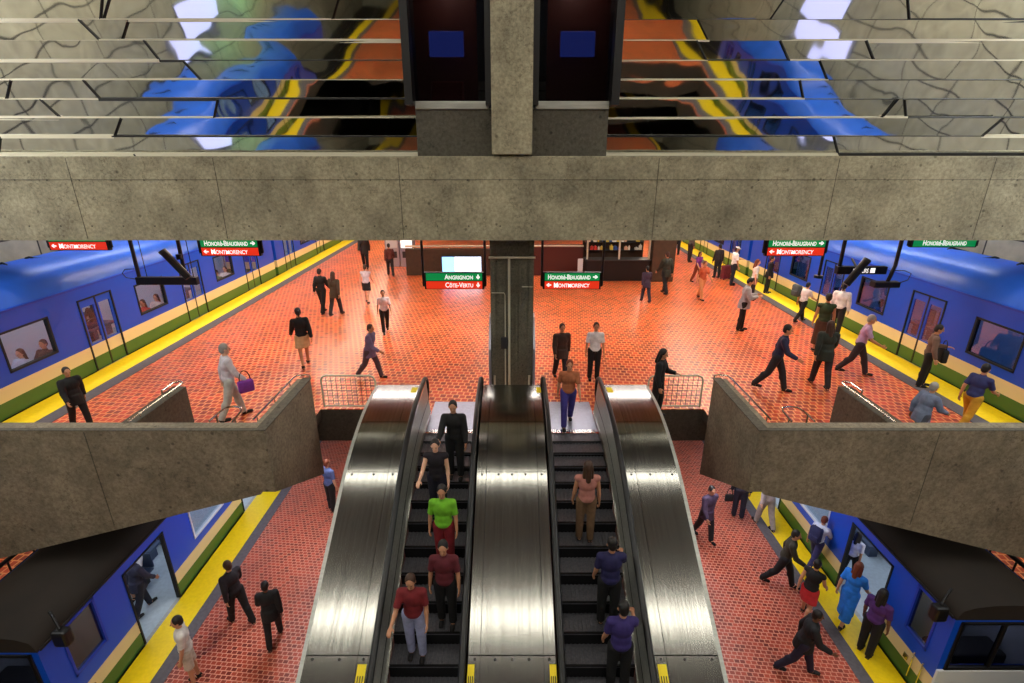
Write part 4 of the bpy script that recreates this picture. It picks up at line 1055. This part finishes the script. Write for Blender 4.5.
at('person in dark top pulling a maroon suitcase at the right yellow line', 716, 278, 244, up, 190, 'stand', 'm', ('tail', 'k'), ('long', (40, 36, 40)), ('trousers', DK))
at('person in white tee and white cap standing near the right yellow line', 731, 285, 246, up, 90, 'wait', 'm', ('cap', (236, 236, 236)), ('tee', (238, 238, 240)), ('trousers', (28, 32, 50)))
at('person with brown hair in white top standing behind the man reading', 751, 300, 259, up, 70, 'stand', 'l', ('long', 'r'), ('tee', (224, 216, 214)), ('trousers', DK))
at('person in black standing against the right train past the white cap', 766, 293, 256, up, 60, 'stand', 'm', ('short', 'k'), ('coat', BK), ('trousers', BK))
at('person in grey jacket reading, casting a long shadow on the right floor', 740, 330, 277, up, 70, 'read', 'm', ('short', 'k'), ('coat', (150, 150, 154)), ('trousers', BK))
at('person in navy top bending forward in a dark group on the right floor', 771, 390, 320, up, 60, 'stride', 'm', ('short', 'k'), ('long', (36, 36, 66)), ('trousers', (30, 28, 34)))
at('person in white shirt with backpack stepping onto the right yellow line', 799, 322, 282, up, 110, 'stride', 'm', ('short', 'k'), ('tee', (210, 206, 212)), ('trousers', BK))
at('person in dark top with long brown skirt, tall in the middle of the right group', 817, 352, 284, up, 160, 'stand', 'm', ('short', 'k'), ('vest', (40, 62, 34)), ('long', (74, 46, 28)))
at('person in white shirt standing right behind the long brown skirt', 833, 336, 282, up, 140, 'stand', 'm', ('tail', 'k'), ('long', (226, 222, 222)), ('trousers', DK))
at('person in dark green jacket nearest in the right group', 818, 386, 320, up, 170, 'walk', 'm', ('long', 'b'), ('coat', (32, 40, 32)), ('trousers', (34, 26, 30)))
at('person in lavender shirt and dark trousers hurrying along the right yellow line', 853, 374, 312, up, 60, 'stride', 'm', ('short', 'g'), ('tee', (186, 156, 196)), ('trousers', (46, 36, 42)))
at('person in brown plaid shirt with black bag standing on the right yellow line', 920, 386, 324, up, 60, 'wait', 'm', ('short', 'k'), ('long', (112, 88, 74)), ('trousers', BK))
at('person in grey blue jacket bending behind the right parapet beam', 912, 446, 384, up, 100, 'stride', 'm', ('short', 'g'), ('coat', (112, 124, 150)), ('trousers', (76, 82, 96)))
at('person in navy shirt and yellow trousers stepping over the right yellow line', 962, 430, 362, up, 110, 'stride', 'm', ('short', 'k'), ('tee', (40, 46, 96)), ('trousers', (190, 140, 30)))
# lower platform, left
at('person in white polo shirt and shorts standing on the left lower yellow line', 196, 682, 614, ZL, -60, 'stand', 'm', ('short', 'k'), ('tee', (206, 200, 190)), ('shorts', (190, 178, 160)))
at('person in dark clothes walking off the left lower yellow line', 242, 622, 556, ZL, -120, 'walk', 'm', ('short', 'b'), ('long', (28, 22, 28)), ('trousers', BK))
at('person all in black on the left lower tiles near the steel deck', 276, 640, 582, ZL, 200, 'walk_r', 'd', ('short', 'k'), ('coat', BK), ('trousers', BK))
at('person in blue grey top beside the left escalator deck, below the mesh guard', 333, 510, 446, ZL, 150, 'stand', 'm', ('short', 'r'), ('tee', (74, 88, 130)), ('trousers', BK))
# lower platform, right
at('person in purple grey jacket nearest the right escalator deck on the lower platform', 703, 538, 478, ZL, 20, 'walk', 'm', ('short', 'k'), ('coat', (66, 50, 74)), ('trousers', DK))
at('person in dark trousers with a small bag, head hidden by the right parapet', 737, 517, 456, ZL, 170, 'stand', 'm', ('short', 'k'), ('long', (44, 40, 52)), ('trousers', (22, 22, 40)))
at('person in pale clothes walking at the top of the right lower yellow line', 763, 526, 470, ZL, 190, 'walk', 'l', ('short', 'g'), ('long', (176, 166, 164)), ('trousers', (160, 148, 142)))
at('person in dark olive clothes stepping across the right lower grey strip', 779, 585, 522, ZL, 60, 'stride', 'm', ('short', 'k'), ('long', (44, 40, 26)), ('trousers', BK))
at('person in white shirt with dark backpack rushing to the right lower doorway', 811, 566, 516, ZL, 120, 'stride', 'm', ('short', 'r'), ('tee', (206, 212, 230)), ('trousers', (46, 46, 92)))
at('person in red skirt and black top walking to the right lower train', 803, 618, 560, ZL, 130, 'walk', 'm', ('short', 'k'), ('vest', BK), ('skirt', (190, 40, 44)))
at('person in white top boarding through the right lower doorway', 846, 578, 534, ZL, 120, 'walk_r', 'm', ('long', 'k'), ('tee', (220, 222, 232)), ('trousers', BK))
at('person in bright blue dress on the right lower yellow line', 842, 622, 562, ZL, 120, 'walk', 'm', ('long', 'r'), ('tee', (30, 120, 220)), ('long', (30, 116, 214)))
at('person in purple top and black trousers waiting on the right lower yellow line', 864, 653, 586, ZL, 120, 'stand', 'd', ('long', 'k'), ('tee', (74, 36, 104)), ('trousers', BK))
at('person in black hurrying over the right lower tiles, nearest the viewer', 796, 672, 604, ZL, 70, 'stride', 'd', ('short', 'k'), ('coat', BK), ('trousers', (26, 22, 44)))
# riders
riding('person in black at the head of the left escalator', -1, .25, 398, 0, 1.75, 'rail', 'm', ('short', 'k'), ('long', BK), ('trousers', BK))
riding('person in dark sleeveless top with bare arms on the left escalator', -1, .0, 446, 0, 1.7, 'rail', 'l', ('short', 'k'), ('vest', (26, 20, 30)), ('trousers', (24, 22, 40)))
riding('person in bright green shirt on the left escalator', -1, .2, 496, 0, 1.72, 'stand', 'm', ('short', 'k'), ('tee', (116, 190, 40)), ('trousers', (130, 30, 40)))
riding('person in red top and pale blue trousers low on the left escalator', -1, -.15, 572, 0, 1.7, 'rail', 'm', ('short', 'b'), ('tee', (120, 30, 36)), ('trousers', (160, 164, 200)))
riding('person in dark maroon shirt behind the green shirt on the left escalator', -1, .3, 552, 0, 1.72, 'stand', 'm', ('short', 'k'), ('tee', (96, 30, 40)), ('trousers', BK))
riding('person in tan and pink top halfway down the right escalator', 1, -.05, 462, 180, 1.68, 'stand', 'm', ('long', 'b'), ('vest', (176, 116, 104)), ('trousers', (110, 84, 60)))
riding('person in navy shirt on the right escalator', 1, .2, 535, 180, 1.75, 'rail', 'm', ('short', 'k'), ('tee', (30, 28, 74)), ('trousers', BK))
riding('person in dark violet top lowest on the right escalator', 1, .25, 612, 180, 1.75, 'rail', 'm', ('short', 'k'), ('tee', (52, 40, 104)), ('trousers', BK))
# aboard the trains
FZ = -.01
seats = [(-12.44, 11.75, 0, 'person in white shirt seated at the nearest window of the left upper train', 'l', (214, 222, 236), 180),
 (-12.44, 12.43, 0, 'person in dark jacket seated behind the white shirt in the left upper train', 'm', (50, 40, 44), 180),
 (-14.17, 11.75, 0, 'person in lavender top seated across the aisle at the nearest left upper window', 'm', (170, 160, 196), 0),
 (-12.44, 16.35, 0, 'person in red top seated at the second window of the left upper train', 'm', (200, 60, 56), 180),
 (-12.44, 17.05, 0, 'person in pale top seated at the second window of the left upper train', 'l', (216, 206, 206), 180),
 (-14.17, 16.4, 0, 'person in brown top seated across the aisle at the second left upper window', 'd', (90, 62, 46), 0),
 (-12.44, 20.95, 0, 'person in green top seated at the third window of the left upper train', 'm', (70, 130, 96), 180),
 (-12.44, 21.65, 0, 'person in white top seated at the third window of the left upper train', 'l', (226, 224, 222), 180),
 (12.44, 16.35, 0, 'person in pale blue top seated at a tinted window of the right upper train', 'm', (150, 170, 200), 180),
 (12.44, 20.95, 0, 'person in dark top seated at the far tinted window of the right upper train', 'm', (50, 50, 60), 180),
 (-9.95, 10.42, ZL, 'person in white top and shorts seated just inside the left lower train', 'm', (226, 222, 220), 0)]
for x, y, z, lab, sk, c, face in seats:
    # sitters rest on the seat top, 0.44 above the car floor
    J = skeleton('sit'); off = .44-(J['pel'].z-.13)
    d = R(face); person(lab, (x+.06*math.sin(d)*0, y+.28-.03*math.cos(d), z+FZ+off*0), face*0+0, 1.75*.44/(J['pel'].z-.13) if False else 1.70, 'sit', sk, ('short', 'k') if c[0] < 200 else ('long', 'b'), ('tee', c), ('trousers' if z == 0 else 'shorts', (44, 46, 66)))
person('person in blue shirt standing at the first doors inside the left upper train', (-12.7, 14.15, FZ), 90, 1.76, 'stand', 'm', ('short', 'k'), ('tee', (120, 160, 214)), ('trousers', DK))
person('person in white top standing by the second doors inside the left upper train', (-12.75, 18.7, FZ), 60, 1.7, 'stand', 'l', ('long', 'b'), ('tee', (226, 220, 220)), ('trousers', DK))
person('person in dark jacket and trousers standing in the left lower doorway', (-9.35, 9.95, ZL+FZ), 160, 1.78, 'walk', 'm', ('short', 'k'), ('coat', (46, 46, 66)), ('trousers', (26, 28, 42)))
# things carried or pulled
def bag(name, label, cat, loc, rz, w, d, h, col, strap='loop', tall=.25):
    t = thing(name, label, cat, loc, R(rz))
    bm = NB(); bm_box(bm, -w/2, w/2, -d/2, d/2, 0, h, min(w, d, h)*.3); o = obj('bag_body', bm, cloth(col), t, True)
    bm = NB()
    if strap == 'pack':
        bm_box(bm, -w*.36, w*.36, d/2-.005, d/2+.05, h*.1, h*.5, .02); obj('front_pocket', bm, cloth(col), t, True); bm = NB()
        for s in (-1, 1): bm_tube(bm, [(s*w*.3, -d/2, h*.95), (s*w*.33, -d/2-.05, h*.7), (s*w*.3, -d/2, h*.2)], .014, 6)
    else: bm_tube(bm, [(-w*.35, 0, h*.95)]+[(-w*.35*math.cos(PI*i/8), 0, h*.95+tall*math.sin(PI*i/8)) for i in range(1, 8)]+[(w*.35, 0, h*.95)], .011, 6)
    obj('strap', bm, cloth(BK), t, True)
    return t
x, y = on_floor(236, 418, 0); bag('handbag', 'purple bag beside the pale grey figure by the left upper train', 'handbag', (x+.42, y-.05, .72), 40, .34, .14, .3, (120, 50, 150))
x, y = on_floor(920, 386, 0); bag('handbag', 'black shoulder bag by the brown plaid shirt on the right yellow line', 'handbag', (x+.36, y+.02, .72), 70, .42, .16, .36, BK)
x, y = on_floor(737, 517, ZL); bag('handbag', 'small black handbag held at the edge of the right parapet', 'handbag', (x-.36, y, ZL+.62), 0, .26, .1, .24, BK)
x, y = on_floor(799, 322, 0); bag('backpack', 'grey green backpack worn at the right upper yellow line', 'backpack', (x-.34, y-.02, 1.0), 110, .32, .18, .44, (70, 76, 78), 'pack')
x, y = on_floor(818, 566, ZL); bag('backpack', 'navy backpack worn by the white shirt rushing to the lower train', 'backpack', (x-.38, y-.12, ZL+1.0), 120, .32, .18, .44, (40, 44, 84), 'pack')
x, y = on_floor(716, 278, 0)
t = thing('suitcase', 'maroon suitcase standing by the right upper yellow line', 'suitcase', (x+.35, y-.25, 0), R(20))
box_obj('case_body', cloth((110, 34, 48)), (-.22, .22, -.14, .14, .05, .7), t, bev=.04)
bm = NB(); bm_tube(bm, [(-.12, .1, .68), (-.12, .1, 1.0), (.12, .1, 1.0), (.12, .1, .68)], .012, 6); obj('pull_handle', bm, M['black'], t)
for sx in (-.17, .17):
    for sy in (-.1, .1): bm = NB(); bm_cyl(bm, (sx-.015, sy, .03), .03, .03, 12, 'x'); obj('wheel', bm, M['black'], t)
# ================================================================== lights
def area(name, loc, size, power, col=(1, .93, .8), rot=(0, 0, 0)):
    l = bpy.data.lights.new(name, 'AREA'); l.shape = 'RECTANGLE'; l.size, l.size_y = size; l.energy = power; l.color = col
    o = bpy.data.objects.new(name, l); COL.objects.link(o); o.location = loc; o.rotation_euler = rot
    return o
w = bpy.data.worlds.new('world'); S.world = w; w.use_nodes = True
w.node_tree.nodes['Background'].inputs[0].default_value = (.9, .85, .75, 1); w.node_tree.nodes['Background'].inputs[1].default_value = .02
WARM = (1, .84, .64); NEUT = (1, .95, .84); COOL = (.84, .91, 1)
for s in (-1, 1):
    area('platform_light', (s*9.0, 20, 5.0), (.5, 12), 620, WARM)
    area('platform_light', (s*9.0, 33, 5.0), (.5, 12), 620, WARM)
    area('track_light', (s*13.4, 18, 9.5), (.5, 22), 1100, COOL)
    area('wall_light', (s*11.0, -2, 10.7), (.4, 26), 800, NEUT, (0, s*R(-35), 0))
    area('lower_light', (s*5.2, 3, -1.2), (.5, 4), 70, NEUT)  # added out of view to brighten the lower cab fronts
    area('lower_light', (s*5.6, 12.8, -1.2), (.4, 5), 220, (.95, .92, 1))
    area('walkway_fill', (s*12.6, 8, -1.7), (.3, 8), 60, WARM)  # added out of sight to brighten the walkway tiles
    area('booth_fill', (s*1.4, 12.9, 9.6), (.6, .3), 14, WARM)  # added lamp to brighten what stands behind the dark glass
    area('side_light', (s*11.5, 4, 10.8), (4, .5), 330, NEUT)
area('platform_light', (0, 17.8, 5.05), (11.5, .5), 520, (1, .94, .9))
area('platform_light', (0, 27, 5.05), (4, .5), 200, WARM)
for y, p, d, w_ in ((2.1, 330, .3, 18), (8.3, 260, .4, 16), (-8, 600, .4, 20), (-16, 500, .4, 20)): area('hall_light', (0, y, 10.9), (w_, d), p, NEUT)
area('green_fill', (-13.6, -8.5, 6.2), (.6, 2.5), 130, (.2, 1, .45), (0, R(60), 0))  # added unseen to throw green on the wall mirrored in the slats
S.cycles.use_light_tree = False
